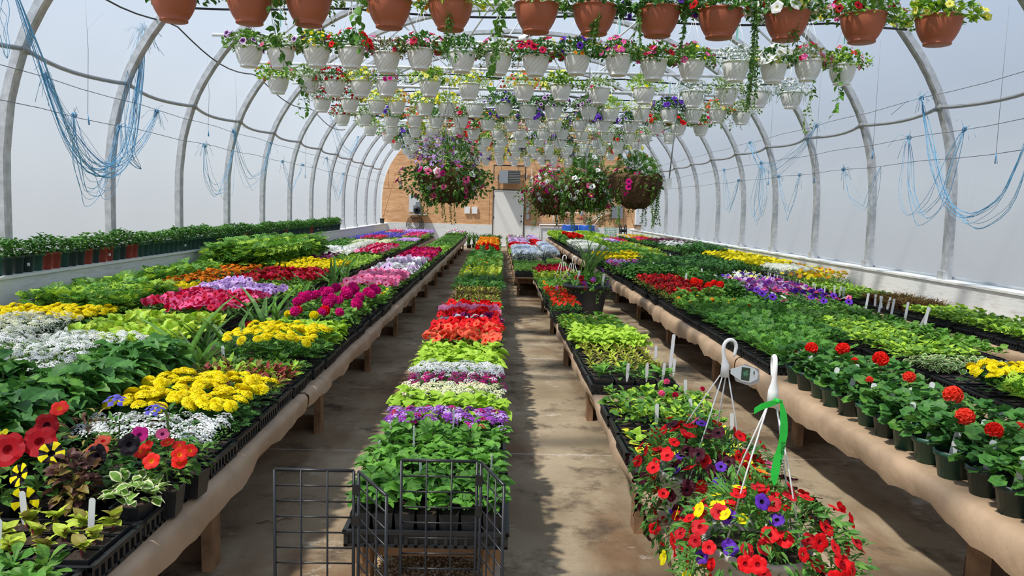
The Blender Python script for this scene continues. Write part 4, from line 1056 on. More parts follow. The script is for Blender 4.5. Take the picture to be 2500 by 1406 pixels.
HB = {  # what grows in the baskets
 'purple-ringed petunias': dict(leaf='ovate', lm=('mid', 'green'), fl=(('ringed', ('lilac', 'throat'), .030, 24, AL), ('petunia', ('white', 'eye'), .013, 10, AL))),
 'sparse variegated leaves': dict(leaf='vari', lm=('green',), n=110, fl=(('petunia', ('rose', 'plum'), .022, 3, AL),), H=.11),
 'purple petunias and yellow bells': dict(leaf='ovate', lm=('green', 'mid'), fl=(('ringed', ('lilac', 'throat'), .031, 14, (1.7, 5.2)), ('petunia', ('yellow', 'eye'), .018, 18, (-1.2, 1.5)))),
 'bright red petunias': dict(leaf='ovate', lm=('green', 'deep'), fl=(('petunia', ('red', 'darkred'), .034, 16, AL),)),
 'bronze leaves and magenta blooms': dict(leaf='lance', lm=('bronze', 'brown', 'green'), fl=(('star', ('magenta', 'pink'), .026, 10, AL),)),
 'crimson and magenta petunias': dict(leaf='ovate', lm=('green', 'mid'), fl=(('petunia', ('crimson', 'darkred'), .033, 11, AL), ('star', ('magenta', 'white'), .024, 8, AL), ('petunia', ('yellow', 'eye'), .015, 4, AL))),
 'plain green foliage': dict(leaf='ovate', lm=('green', 'deep'), n=210, fl=(('petunia', ('white', 'eye'), .013, 5, AL),)),
 'pale ivy leaves': dict(leaf='vari', lm=('green',), n=150, fl=(('petunia', ('magenta', 'plum'), .022, 6, AL),), trail=(5, .22, .035)),
 'large crimson petunias': dict(leaf='ovate', lm=('green', 'deep'), fl=(('petunia', ('crimson', 'plum'), .040, 13, AL), ('petunia', ('yellow', 'eye'), .016, 7, AL), ('petunia', ('magenta', 'plum'), .02, 4, AL))),
 'violet petunias and orange bells': dict(leaf='ovate', lm=('green', 'deep'), fl=(('petunia', ('violet', 'black'), .032, 14, AL), ('petunia', ('orange', 'rust'), .020, 14, AL))),
 'pink-striped petunias and yellow bells': dict(leaf='ovate', lm=('mid', 'green'), fl=(('star', ('magenta', 'pink'), .026, 14, AL), ('petunia', ('yellow', 'eye'), .016, 10, AL))),
 'pink and dark red petunias': dict(leaf='ovate', lm=('green', 'mid'), fl=(('star', ('magenta', 'pink'), .025, 9, AL), ('petunia', ('darkred', 'maroon'), .033, 8, AL), ('petunia', ('yellow', 'eye'), .015, 5, AL))),
 'trailing white bacopa': dict(leaf='simple', lm=('green', 'silver'), n=420, size=.022, fl=(('tiny', ('white',), .010, 120, AL),), trail=(12, .16, .016)),
 'big white petunias': dict(leaf='ovate', lm=('deep', 'mid'), fl=(('petunia', ('white', 'cream'), .040, 30, AL), ('petunia', ('lemon', 'eye'), .028, 6, (-1, 1)))),
 'mossy foliage and pink blooms': dict(leaf='fern', lm=('green', 'bronze'), fl=(('star', ('magenta', 'pink'), .024, 8, AL), ('petunia', ('crimson', 'darkred'), .026, 5, AL))),
 'red verbena and pink stars': dict(leaf='ovate', lm=('green', 'lime'), fl=(('verbena', ('red',), .026, 6, AL), ('star', ('magenta', 'pink'), .023, 6, AL))),
 'deep red calibrachoa': dict(leaf='simple', lm=('green', 'deep'), n=420, size=.028, fl=(('petunia', ('darkred', 'maroon'), .019, 34, AL), ('petunia', ('red', 'maroon'), .019, 10, AL))),
 'yellow calibrachoa': dict(leaf='simple', lm=('lime', 'mid'), n=420, size=.028, fl=(('petunia', ('yellow', 'eye'), .019, 30, AL), ('petunia', ('lemon', 'eye'), .026, 7, AL))),
 'lavender sprays and magenta blooms': dict(leaf='simple', lm=('green', 'mid'), n=420, size=.028, fl=(('tiny', ('lavender',), .011, 60, AL), ('petunia', ('magenta', 'plum'), .026, 7, AL))),
 'pale yellow petunias': dict(leaf='ovate', lm=('mid', 'lime'), fl=(('petunia', ('lemon', 'eye'), .030, 14, AL), ('petunia', ('white', 'eye'), .013, 8, AL))),
 'coral and cream calibrachoa': dict(leaf='simple', lm=('mid', 'lime'), n=420, size=.028, fl=(('petunia', ('coral', 'red'), .020, 34, AL), ('petunia', ('lemon', 'eye'), .026, 10, AL))),
 'orange bells': dict(leaf='simple', lm=('mid', 'green'), n=400, size=.028, fl=(('petunia', ('orange', 'rust'), .019, 26, AL),)),
 'deep violet petunias': dict(leaf='ovate', lm=('deep', 'dark'), fl=(('petunia', ('violet', 'black'), .036, 28, AL),)),
 'white and violet petunias': dict(leaf='ovate', lm=('green', 'deep'), fl=(('ringed', ('white', 'violet'), .026, 18, AL), ('petunia', ('violet', 'black'), .028, 8, AL))),
 'glossy green sprays with yellow daisies': dict(leaf='lance', lm=('lime', 'mid'), n=200, size=.07, fl=(('daisy', ('yellow', 'eye'), .022, 8, AL),)),
 'cream-edged trailing leaves': dict(leaf='vari', lm=('green',), n=200, size=.04, fl=(), trail=(9, .24, .03)),
 'yellow creeping foliage': dict(leaf='round', lm=('gold', 'lime'), n=220, size=.022, fl=(('petunia', ('white', 'eye'), .014, 8, AL),), trail=(9, .26, .018)),
}
HBC = {}
def hb_mesh(k, big=False, seed=0):
    key = (k, big, seed)
    if key not in HBC:
        d = dict(HB[k]); R = .228 if not big else .27; H = d.get('H', .125)*(1.15 if not big else 1.15)
        sz = d.get('size', .05)*(1.15 if big else 1); n = int(d.get('n', 230)*(2.2 if big else 1.75))
        fl = tuple((a, b, c*(1.15 if big else 1.12), int(e*(1.5 if big else 1.3)), f_) for a, b, c, e, f_ in d['fl'])
        HBC[key] = dome(sum(map(ord, k))+seed*31, R, H, .195 if not big else .205, d['leaf'], d['lm'], sz, n, fl, d.get('trail'), rim=.128 if not big else .16)
    return HBC[key]
def basket(k, x, y, z, label, group, big=False, seed=0, spin=None, tagged=False):
    r = thing('hanging_basket', label, 'hanging basket', (x, y, z), rs.uniform(0, 6.28) if spin is None else spin, group)
    fo, bl = hb_mesh(k, big, seed)
    part('pot', TP if big else WP, None, r); hg = part('hanger', TH if big else WH, None, r); part('foliage', fo, None, r)
    if bl: part('blossoms', bl, None, r)
    if tagged: part('tag', TT, None, hg)
    return r
ROW1 = [(-2.45, 'purple-ringed petunias'), (-2.14, 'sparse variegated leaves'), (-1.80, 'purple petunias and yellow bells'), (-1.46, 'bright red petunias'), (-1.12, 'bronze leaves and magenta blooms'), (-.79, 'crimson and magenta petunias'),
 (-.38, 'plain green foliage'), (-.03, 'pale ivy leaves'), (.34, 'large crimson petunias'), (.74, 'violet petunias and orange bells'), (1.14, 'pink-striped petunias and yellow bells'), (1.50, 'pink and dark red petunias'), (1.87, 'pink-striped petunias and yellow bells'),
 (2.31, 'trailing white bacopa'), (2.68, 'big white petunias'), (3.02, 'mossy foliage and pink blooms'), (3.39, 'red verbena and pink stars')]
ROW2 = [(-2.68, 'red verbena and pink stars'), (-2.30, 'cream-edged trailing leaves'), (-2.0, 'deep red calibrachoa'), (-1.68, 'yellow calibrachoa'), (-1.37, 'lavender sprays and magenta blooms'), (-.85, 'pale yellow petunias'), (-.38, 'yellow calibrachoa'), (.28, 'coral and cream calibrachoa'),
 (.73, 'pale yellow petunias'), (1.2, 'sparse variegated leaves'), (1.74, 'glossy green sprays with yellow daisies'), (2.34, 'trailing white bacopa'), (2.75, 'cream-edged trailing leaves'), (3.13, 'trailing white bacopa'), (3.54, 'trailing white bacopa')]
ROW3 = [(-2.56, 'deep red calibrachoa'), (-2.15, 'deep red calibrachoa'), (-1.77, 'yellow calibrachoa'), (-1.49, 'coral and cream calibrachoa'), (-1.08, 'pale yellow petunias'), (-.77, 'yellow calibrachoa'), (-.36, 'trailing white bacopa'), (.05, 'white and violet petunias'), (.40, 'plain green foliage'), (.77, 'purple-ringed petunias'),
 (1.28, 'purple-ringed petunias'), (1.60, 'glossy green sprays with yellow daisies'), (2.04, 'yellow creeping foliage'), (2.44, 'deep violet petunias'), (2.80, 'trailing white bacopa'), (3.16, 'coral and cream calibrachoa'), (3.50, 'cream-edged trailing leaves')]
ROW4 = [(-2.62, 'deep red calibrachoa'), (-2.25, 'pale ivy leaves'), (-1.8, 'violet petunias and orange bells'), (-1.42, 'coral and cream calibrachoa'), (-1.05, 'plain green foliage'), (-.65, 'crimson and magenta petunias'), (-.2, 'violet petunias and orange bells'), (.2, 'plain green foliage'), (.55, 'deep violet petunias'), (.92, 'yellow creeping foliage'),
 (1.35, 'violet petunias and orange bells'), (1.72, 'deep violet petunias'), (2.2, 'white and violet petunias'), (2.62, 'bright red petunias'), (3.0, 'bright red petunias'), (3.38, 'crimson and magenta petunias')]
rows = [ROW1, ROW2, ROW3, ROW4]; names_ = list(HB)
rb = np.random.RandomState(21)
for i in range(6):
    xs = np.arange(-2.45+.10*(i % 2), 3.35-.06*i, .405)+rb.normal(0, .04, len(np.arange(-2.45+.10*(i % 2), 3.35-.06*i, .405))); rows.append([(float(x), names_[rb.randint(len(names_))]) for x in xs if rb.rand() > .05])
for i, row in enumerate(rows):
    y = ROWY[i+1]
    for j, (x, k_) in enumerate(row):
        basket(k_, x, y+rb.normal(0, .02), 2.70+rb.normal(0, .012), 'white pot of %s, %s from left in %s white row' % (k_, lth(j), nth(i)), 'white swirled pots in the %s hanging row' % nth(i), False, 0, tagged=(j % 3 == 1 and i < 4))
TERR = [(-2.40, 'plain green foliage'), (-1.85, 'orange bells'), (-1.42, 'pale ivy leaves'), (-.83, 'orange bells'), (-.38, 'glossy green sprays with yellow daisies'), (.25, 'sparse variegated leaves'), (.68, 'plain green foliage'), (1.15, 'white and violet petunias'), (1.61, 'bright red petunias'), (2.11, 'big white petunias'), (2.68, 'pink and dark red petunias'), (3.25, 'pale yellow petunias')]
for j, (x, k_) in enumerate(TERR):
    basket(k_, x, 5.90, 2.695, 'terracotta pot of %s, %s from the left' % (k_, lth(j)), 'terracotta pots in the nearest hanging row', True, 3 if k_ != 'orange bells' else j)
# long vines hanging out of some baskets are parts of those baskets
def vine(px, py, z0, L_, leaf, lm, size, n=1, seed=1, dense=2):
    rng = np.random.RandomState(seed); g = G()
    for s_ in range(n):
        q = int(L_/(.028 if size < .045 else .055))+2; dense = dense if size < .045 else 1; t = np.linspace(0, 1, q); a = rng.uniform(0, 6); w_ = .03 if size < .045 else .07
        pt = np.stack([px+rng.uniform(-.03, .03)+w_*np.sin(t*3+a)*t, py+w_*np.cos(t*2.5+a)*t+rng.uniform(-.02, .02), z0-L_*t*rng.uniform(.8, 1)], 1); g.tube(pt, .002, 3, 1)
        ii = np.repeat(np.arange(q), dense); k = len(ii); g.inst(LT[leaf], R3(rng.uniform(0, 6.3, k), rng.uniform(-1.1, .1, k), rng.normal(0, .5, k), size*rng.uniform(.6, 1.1, k)), pt[ii], 0)
    return g, [LEAF[lm], LEAF['stem']] if leaf != 'vari' else [LEAF[lm], LEAF['cream']]
BYL = [o for o in COL.objects if o.name.startswith('hanging_basket')]
def add_vine(lab_part, dx, dy, z0, L_, *a, **kw):
    o = [b for b in BYL if lab_part in b['label']][0]; g, m = vine(0, 0, z0, L_, *a, **kw); c = part('vine', g, m, o); rz = -o.rotation_euler[2]
    c.location = (dx*math.cos(rz)-dy*math.sin(rz), dx*math.sin(rz)+dy*math.cos(rz), 0)
for lp, dx, L_, sz, n_, lf in (('terracotta pot of pale ivy leaves, third', -.20, .55, .075, 2, 'broad'), ('terracotta pot of pale ivy leaves, third', -.02, .42, .08, 1, 'broad'), ('terracotta pot of orange bells, fourth', -.20, .40, .075, 2, 'broad'),
        ('terracotta pot of glossy', .0, .50, .03, 6, 'ovate'), ('terracotta pot of sparse', -.26, .62, .07, 3, 'broad'), ('terracotta pot of plain green foliage, seventh', .0, .32, .03, 8, 'ovate'),
        ('terracotta pot of bright red', .22, .72, .03, 9, 'ovate'), ('terracotta pot of white', .16, .38, .03, 4, 'ovate'), ('terracotta pot of white', -.16, .42, .03, 4, 'ovate'), ('terracotta pot of big', .02, .36, .035, 3, 'ovate'),
        ('red verbena and pink stars, seventeenth from left in nearest', -.10, .55, .075, 2, 'broad'), ('red verbena and pink stars, seventeenth from left in nearest', -.30, .38, .07, 1, 'broad'), ('cream-edged trailing leaves, second from left in second', -.05, .50, .06, 3, 'broad'),
        ('trailing white bacopa, fifteenth from left in second', .18, .50, .05, 3, 'vari'), ('coral and cream calibrachoa, sixteenth from left in third', .1, .3, .05, 3, 'vari')):
    add_vine(lp, dx, -.12, .20 if 'terra' in lp else .19, L_, lf, 'green', sz, n=n_, seed=int(L_*100)+n_)

# big moss-lined baskets on chains
def chain(g, a, b, m=0):
    a, b = np.array(a, float), np.array(b, float); L_ = np.linalg.norm(b-a); n = int(L_/.034); d = (b-a)/L_
    u = np.cross(d, [.3, 1, .2]); u /= np.linalg.norm(u); v = np.cross(d, u)
    for i in range(n):
        c = a+d*(i+.5)*.034; w_ = u if i % 2 else v; t = np.linspace(0, 2*PI, 9); g.tube([c+d*.022*math.cos(x)+w_*.009*math.sin(x) for x in t], .0026, 4, m, False)
def moss_basket(x, y, z, R, label, seed, spec, ztop=3.40, H=1.0):
    r = thing('moss_basket', label, 'hanging basket', (x, y, z), 0, 'large moss-lined baskets on chains')
    g = G(); n = 34; rng = np.random.RandomState(seed); v = []; f = []
    prof = [(0, -.30*H), (.35, -.28*H), (.65, -.22*H), (.86, -.11*H), (.97, 0), (1.0, .10), (.93, .13), (.80, .09), (0, .08)]
    for rr, zz in prof:
        for j in range(n): q = 1+.05*rng.normal(); v.append((R*rr*q*math.cos(2*PI*j/n), R*rr*q*math.sin(2*PI*j/n), zz+.012*rng.normal()))
    g.add(v, [(i*n+j, i*n+(j+1) % n, (i+1)*n+(j+1) % n, (i+1)*n+j) for i in range(len(prof)-1) for j in range(n)])
    k = 500; az = rng.uniform(0, 6.28, k); t = rng.uniform(0, 1, k); zz = -.30*H+.42*t; rr = R*np.interp(zz, [-.3*H, -.22*H, 0, .12], [.3, .65, .97, 1.0])
    g.inst(LT['blade'], R3(az+rng.normal(0, 1.3, k), rng.uniform(-1.2, .4, k), rng.normal(0, 1, k), .07*rng.uniform(.5, 1.2, k)), np.stack([rr*np.cos(az), rr*np.sin(az), zz], 1), 0)
    part('moss_liner', g, [MOSS], r, False)
    g = G()
    for i in range(3): a = 2*PI*i/3+.4; chain(g, (R*.97*math.cos(a), R*.97*math.sin(a), .10), (0, 0, min(1.0, ztop-z-.35)))
    chain(g, (0, 0, min(1.0, ztop-z-.35)), (0, 0, ztop-z)); part('chain', g, [plain('pale_steel_chain', (.35, .34, .32), rough=.4, metal=.6)], r)
    for nm, s_ in spec.items():
        fo, bl = dome(seed+len(nm), *s_[0], **s_[1]); part('foliage', fo, None, r)
        if bl: part('blossoms', bl, None, r)
    for i in range(6):
        a = rng.uniform(0, 6.28); g, m = vine(R*.9*math.cos(a), R*.9*math.sin(a), -.05, rng.uniform(.3, .62), 'ovate', 'mid', .032, n=2, seed=seed+i, dense=3); part('vine', g, m, r, False)
    return r
mix1 = (('petunia', ('rose', 'plum'), .05, 20, AL), ('petunia', ('magenta', 'plum'), .042, 12, AL), ('petunia', ('white', 'violet'), .045, 10, AL), ('cluster', ('white',), .035, 22, AL), ('petunia', ('pink', 'rose'), .04, 12, AL))
mix2 = (('petunia', ('magenta', 'plum'), .034, 26, AL), ('petunia', ('rose', 'plum'), .034, 22, AL), ('petunia', ('white', 'violet'), .036, 12, AL), ('petunia', ('scarlet', 'orange'), .02, 16, AL), ('cluster', ('white',), .03, 30, AL))
def skirtspec(R, fl, lm=('green', 'mid', 'deep'), n=1500, leaf='ovate', size=.06): return ((R, .16, .02, leaf, lm, size, n, fl), dict(low=1.9, rim=R*.86))
moss_basket(-.64, 10.0, 1.76, .40, 'widest moss-lined basket of pink and white petunias, hanging left of the door', 11,
    {'a': skirtspec(.55, mix1, n=2100), 'b': ((.40, .42, .12, 'lance', ('green', 'deep', 'mid'), .085, 900, (('tiny', ('lavender',), .017, 190, (1.4, 4.6)), ('tiny', ('purple',), .018, 90, AL), ('petunia', ('rose', 'plum'), .04, 8, AL), ('pom', ('rust',), .035, 3, AL))), dict(low=.1, rim=.2))})
moss_basket(1.76, 10.0, 1.74, .33, 'moss-lined basket nearest the right wall, brown liner showing', 23,
    {'a': ((.37, .14, .06, 'ovate', ('green', 'mid', 'deep'), .055, 620, (('petunia', ('magenta', 'plum'), .046, 15, AL), ('petunia', ('pink', 'rose'), .04, 4, AL))), dict(low=1.7, rim=.34)), 'b': ((.32, .26, .12, 'fern', ('green', 'mid'), .09, 420, (('pom', ('orange',), .03, 4, AL), ('cluster', ('white',), .03, 10, AL))), dict(low=.1, rim=.2))})
moss_basket(1.22, 10.9, 1.72, .33, 'leafy moss-lined basket just left of the right-hand one', 31,
    {'a': skirtspec(.45, (('petunia', ('white', 'throat'), .045, 14, AL), ('cluster', ('white',), .035, 26, AL), ('petunia', ('rose', 'plum'), .04, 8, AL), ('petunia', ('yellow', 'eye'), .03, 3, AL)), n=1300), 'b': ((.30, .28, .12, 'fern', ('green',), .10, 380, (('petunia', ('white', 'throat'), .04, 6, AL),)), dict(low=.1, rim=.2))})
moss_basket(.86, 12.3, 1.62, .36, 'far moss-lined basket thick with small pink blooms', 43,
    {'a': skirtspec(.52, mix2, lm=('green', 'mid', 'bronze'), n=1600, size=.05), 'b': ((.36, .30, .12, 'simple', ('mid', 'green'), .05, 700, mix2), dict(low=.1, rim=.2))})
moss_basket(1.55, 12.9, 1.70, .36, 'moss-lined basket farthest back with fading foliage', 57,
    {'a': skirtspec(.50, mix2, lm=('green', 'bronze', 'yellowgreen'), n=1500, size=.05), 'b': ((.34, .26, .12, 'simple', ('mid', 'green'), .05, 600, mix2), dict(low=.1, rim=.2))})

# ------------------------------------------------------------------ pots on the left knee wall
def tapered(r0, r1, h, mat, rimh=.022, seg=18):
    g = G(); g.lathe([(0, 0), (r0, 0), (r1-.006, h-rimh), (r1, h-rimh), (r1+.003, h), (r1-.004, h), (r1-.010, h-.015)], seg, 0)
    a = [((r1-.010)*math.cos(2*PI*j/seg), (r1-.010)*math.sin(2*PI*j/seg), h-.015) for j in range(seg)]; g.add(a, [tuple(range(seg))], 1)
    return g.mesh('pot', [mat, SOIL], True)
def bushy(seed, leaf, lm, size, n, R, h, z0, stem='stem', pitch=(-.5, .8), fl=()):
    sp_ = dict(cells=(1, 1), n=n, size=size, leaf=leaf, lw=1.0, lm=lm, h=h, spread=R, pitch=pitch, stem=stem, fl=fl); rng = np.random.RandomState(seed)
    g, ml = scatter_plants(sp_, 0, rng, .001, .001, 0)
    return g.mesh('foliage', ml, False)
kw_pots = [tapered(.047, .065, .152, m) for m in (GREENPOT, DKPOT, REDPOT)]
kw_fol = [bushy(300+i, 'serrate', ('deep', 'green', 'green'), .042, 150, .088, .20, 0, pitch=(-.5, .9)) for i in range(4)]
seq = '01110220112'+'1'+'2201220'+'0'*12; rk = np.random.RandomState(5)
cn = {0: 'green', 1: 'dark green', 2: 'brick-red'}
for i in range(98):
    y = 6.38+.141*i; c = int(seq[i]) if i < len(seq) else (2 if i in (44, 61, 75, 76) else rk.choice([0, 1]))
    r = thing('potted_plant', '%s pot of bushy seedlings on the left knee wall, %s from the camera' % (cn[c], nth(i)), 'potted plant', (-4.075, y, KW+.001), rk.uniform(0, 6), 'plastic pots lined up on the left knee wall')
    part('pot', kw_pots[c], None, r); o = part('foliage', kw_fol[rk.randint(4)], None, r); o.location = (0, 0, .085); o.scale = (1, 1, .85*rk.uniform(.85, 1.1))
    if i in (3, 13, 27, 80): g = G(); g.box(.0, -.067, .055, .022, -.060, .082); part('sticker', g, [TAGW], r).rotation_euler = (0, 0, -r.rotation_euler[2]+.6)

# ------------------------------------------------------------------ plastic stakes and labels
def stake(w_, h, point=True): 
    g = G(); v = [(-w_/2, 0, .25*h), (w_/2, 0, .25*h), (w_/2, 0, h-w_*.3), (w_*.25, 0, h), (-w_*.25, 0, h), (-w_/2, 0, h-w_*.3), (w_*.12, 0, 0), (-w_*.12, 0, 0)]
    v2 = [(x, .0012, z) for x, y, z in v]; n = 8; F_ = [(7, 6, 1, 0), (0, 1, 2, 5), (5, 2, 3, 4)]
    g.add(v+v2, F_+[tuple(q+n for q in f_)[::-1] for f_ in F_]+[(a, b, b+n, a+n) for a, b in ((7, 0), (0, 5), (5, 4), (4, 3), (3, 2), (2, 1), (1, 6), (6, 7))]); return g
ST_S, ST_L, ST_T = stake(.018, .115).mesh('label', [TAGW], False), stake(.024, .15).mesh('label', [TAGW], False), stake(.022, .27).mesh('label', [TAGW], False)
def label(me, x, y, z, text, grp, rz=0, tilt=0):
    o = part('plant_label', me, None, None, False); o.location = (x, y, z); o.rotation_euler = (tilt, rs.normal(0, .08), rz); tag(o, text, 'plant label', grp); return o
for i, (x, y) in enumerate([(3.425, 7.10), (3.425, 6.85), (3.43, 6.64), (3.43, 6.41), (3.43, 6.22), (3.43, 6.10)]):
    label(ST_T, x, y, .44, 'tall white stake on the right middle bench, %s from the far end' % lth(i), 'tall white stakes behind the green impatiens', tilt=.15 if i == 4 else 0).rotation_euler[1] = (.12 if i != 4 else .35)
for i in range(16):
    label(ST_S, 3.965+.02*(i % 2), 9.25+.135*i, .455, 'small white label in front of the yellow daisies, %s from the near end' % lth(i), 'white labels before the yellow daisies')
for i, y in enumerate((7.75, 7.85, 8.0, 8.75, 8.85, 8.98)):
    label(ST_L, 3.97, y, .46, 'pointed white label by the brown grass, %s from the near end' % lth(i), 'pointed labels by the brown grass')
for i, (x, y) in enumerate(((-1.50, 4.28), (-1.47, 4.36), (-1.44, 4.45))): label(ST_S, x, y, .49, 'arched white label left of the yellow marigolds, %s of three' % lth(i), 'three arched labels left of marigolds')
for i, (x, y, z) in enumerate(((-.16, 3.12, .50), (-.30, 2.92, .48), (.0, 2.62, .47), (-.24, 2.60, .46), (-.45, 3.05, .40), (-.44, 2.98, .40))): label(ST_S, x, y, z-.03, 'thin pale label among the mint-green seedlings, %s of six' % lth(i), 'pale labels among the mint seedlings', rz=1.3)
for i, (x, y) in enumerate(((.92, 4.58), (1.02, 4.60), (.80, 4.57), (1.12, 4.75), (1.10, 5.2), (.90, 4.12), (1.05, 4.14), (.78, 3.60), (.98, 3.72), (1.1, 3.45))): label(ST_S, x, y, .385, 'small white label on the right low bench, %s of ten' % lth(i), 'white labels on the right low bench')
label(ST_T, 1.13, 4.9, .36, 'tall white stake at the edge of the right low bench', None)
for i, (x, y) in enumerate(((1.9, 15.2), (3.0, 13.2), (3.05, 11.2), (2.2, 10.8), (2.62, 9.75), (2.2, 7.7), (2.2, 8.9), (3.05, 17.0))): label(ST_T, x, y, .44, 'white stake standing above far right foliage, %s from the door' % lth(7-i), 'white stakes in the far right trays')
for i, (x, y) in enumerate(((-1.10, 2.08), (-1.3, 2.12), (-1.26, 1.93), (-1.45, 1.97), (-1.42, 2.32))): label(ST_S, x, y, .47, 'white label stuck among yellow sprouts at the lower left, %s of five' % lth(i), 'white labels among the yellow sprouts')

# ------------------------------------------------------------------ geraniums in pots on the right aisle bench
gp = [tapered(.044, .064, .105, m) for m in (GREENPOT, DKPOT)]
gf = [bushy(500+i, 'round', ('deep', 'green', 'deep'), .060, 60, .09, .125, 0, pitch=(-.6, .6)) for i in range(4)]
def blooms(seed, lst, mats):
    g = G(); rng = np.random.RandomState(seed)
    for x, y, z, r, m in lst: g.inst(FT['ball'], RN(np.array([[x*3, y*3-.2, 1.]]), rng.uniform(0, 6, 1), r), np.array([[x, y, z]]), m); stems(g, np.array([[x*.3, y*.3, .10]]), np.array([[x, y, z-r*.4]]), .002, len(mats))
    return g, [PET[m] for m in mats]+[LEAF['stem']]
rg = np.random.RandomState(9); k_ = 0
FLW = {(0, 1): [(0.02, 0, .235, .038, 0)], (0, 0): [(-.02, 0, .19, .018, 1)], (1, 1): [(.0, .0, .25, .040, 0)], (1, 2): [(0, 0, .22, .02, 0)], (1, 3): [(.03, -.02, .27, .042, 0)], (0, 5): [(.0, .02, .22, .018, 1), (.05, 0, .20, .018, 0)], (1, 5): [(0, 0, .25, .030, 1)], (1, 7): [(.02, 0, .25, .042, 1)], (0, 9): [(.05, .02, .25, .036, 1)], (0, 10): [(-.02, 0, .24, .032, 0)], (1, 9): [(.04, 0, .22, .02, 1)]}
for row, x0, ya, n_ in ((0, 1.775, 2.32, 13), (1, 1.925, 2.42, 12), (2, 2.08, 2.55, 11)):
    for i in range(n_):
        y = ya+.180*i; 
        if y > 4.58: continue
        j = n_-1-i; c = rg.randint(2)
        r = thing('potted_geranium', '%s pot of scalloped geranium leaves, %s row, %s from the camera' % (cn[c], ('front', 'second', 'back')[row], nth(i)), 'potted plant', (x0+rg.normal(0, .006), y, .4245), rg.uniform(0, 6), 'potted geraniums on the right aisle bench')
        part('pot', gp[c], None, r); o = part('foliage', gf[rg.randint(4)], None, r); o.location = (0, 0, .035)
        fl = FLW.get((row, j))
        if fl: g, m = blooms(j+20*row, fl, ('scarlet', 'geranium')); part('flower_head', g, m, r, False)
        if row == 0 or i % 3 == 0:
            o = part('label', ST_L, None, r, False); a = -r.rotation_euler[2]; o.location = (-.025*math.cos(a)+.032*math.sin(a), -.025*math.sin(a)-.032*math.cos(a), .062); o.rotation_euler = (0, .15, a-.5)

# ------------------------------------------------------------------ mixed pots at the near left
def square_pot(s_=.045, h=.085):
    g = G(); v = [(sx*q, sy*q, z) for z, q in ((0, s_*.78), (h, s_)) for sx, sy in ((-1, -1), (1, -1), (1, 1), (-1, 1))]+[(sx*s_*.9, sy*s_*.9, h) for sx, sy in ((-1, -1), (1, -1), (1, 1), (-1, 1))]
    g.add(v, [(0, 1, 2, 3), (0, 1, 5, 4), (1, 2, 6, 5), (2, 3, 7, 6), (3, 0, 4, 7), (4, 5, 9, 8), (5, 6, 10, 9), (6, 7, 11, 10), (7, 4, 8, 11)], 0); g.add([(a, b, h-.008) for a, b, c in v[8:]], [(0, 1, 2, 3)], 1)
    return g.mesh('pot', [TRAY, SOIL], False)
SQ = square_pot()
def potted(name, x, y, z, lab, leaf, lm, size, n, R, h, fl=(), seed=1, pot=None, stem='stem', grp=None, pitch=(-.5, .8), lift=.022):
    r = thing(name, lab, 'potted plant', (x, y, z), rs.uniform(-.1, .1), grp); part('pot', pot or SQ, None, r, False)
    o = part('foliage', bushy(seed, leaf, lm, size, n, R, h, 0, stem=stem, pitch=pitch), None, r); o.location = (0, 0, lift)
    if fl:
        g = G(); mats = []; rng = np.random.RandomState(seed+7)
        for tn, cols, rad, pts in fl:
            a = len(mats); mats += [PET[c] for c in cols]; t = FT[tn]; t = T(t.v, t.f) if len(cols) < 2 and t.m.max() > 0 else t
            P = np.array([p[:3] for p in pts], float); N_ = np.array([p[3:] if len(p) > 3 else (p[0]*6, p[1]*6-.8, .9) for p in pts], float)
            g.inst(t, RN(N_, rng.uniform(0, 6, len(P)), rad*rng.uniform(.85, 1.1, len(P))), P, a)
        part('blossoms', g, mats, r, False)
    return r
for y0, dy in ((2.17, 'nearer'), (2.46, 'farther')):
    r = thing('tray', 'black tray under the mixed pots at the lower left, %s one' % dy, 'plant tray', (-1.255, y0+.13, .4245), 0, 'trays under the mixed pots'); part('tray', TRAYM, None, r, False)
zt_ = .433
def ring(n, R, z, seed, zj=.02): 
    q = np.random.RandomState(seed); return [(R*math.cos(a), R*math.sin(a), z+q.uniform(-zj, zj)) for a in q.uniform(0, 6.28, n)]
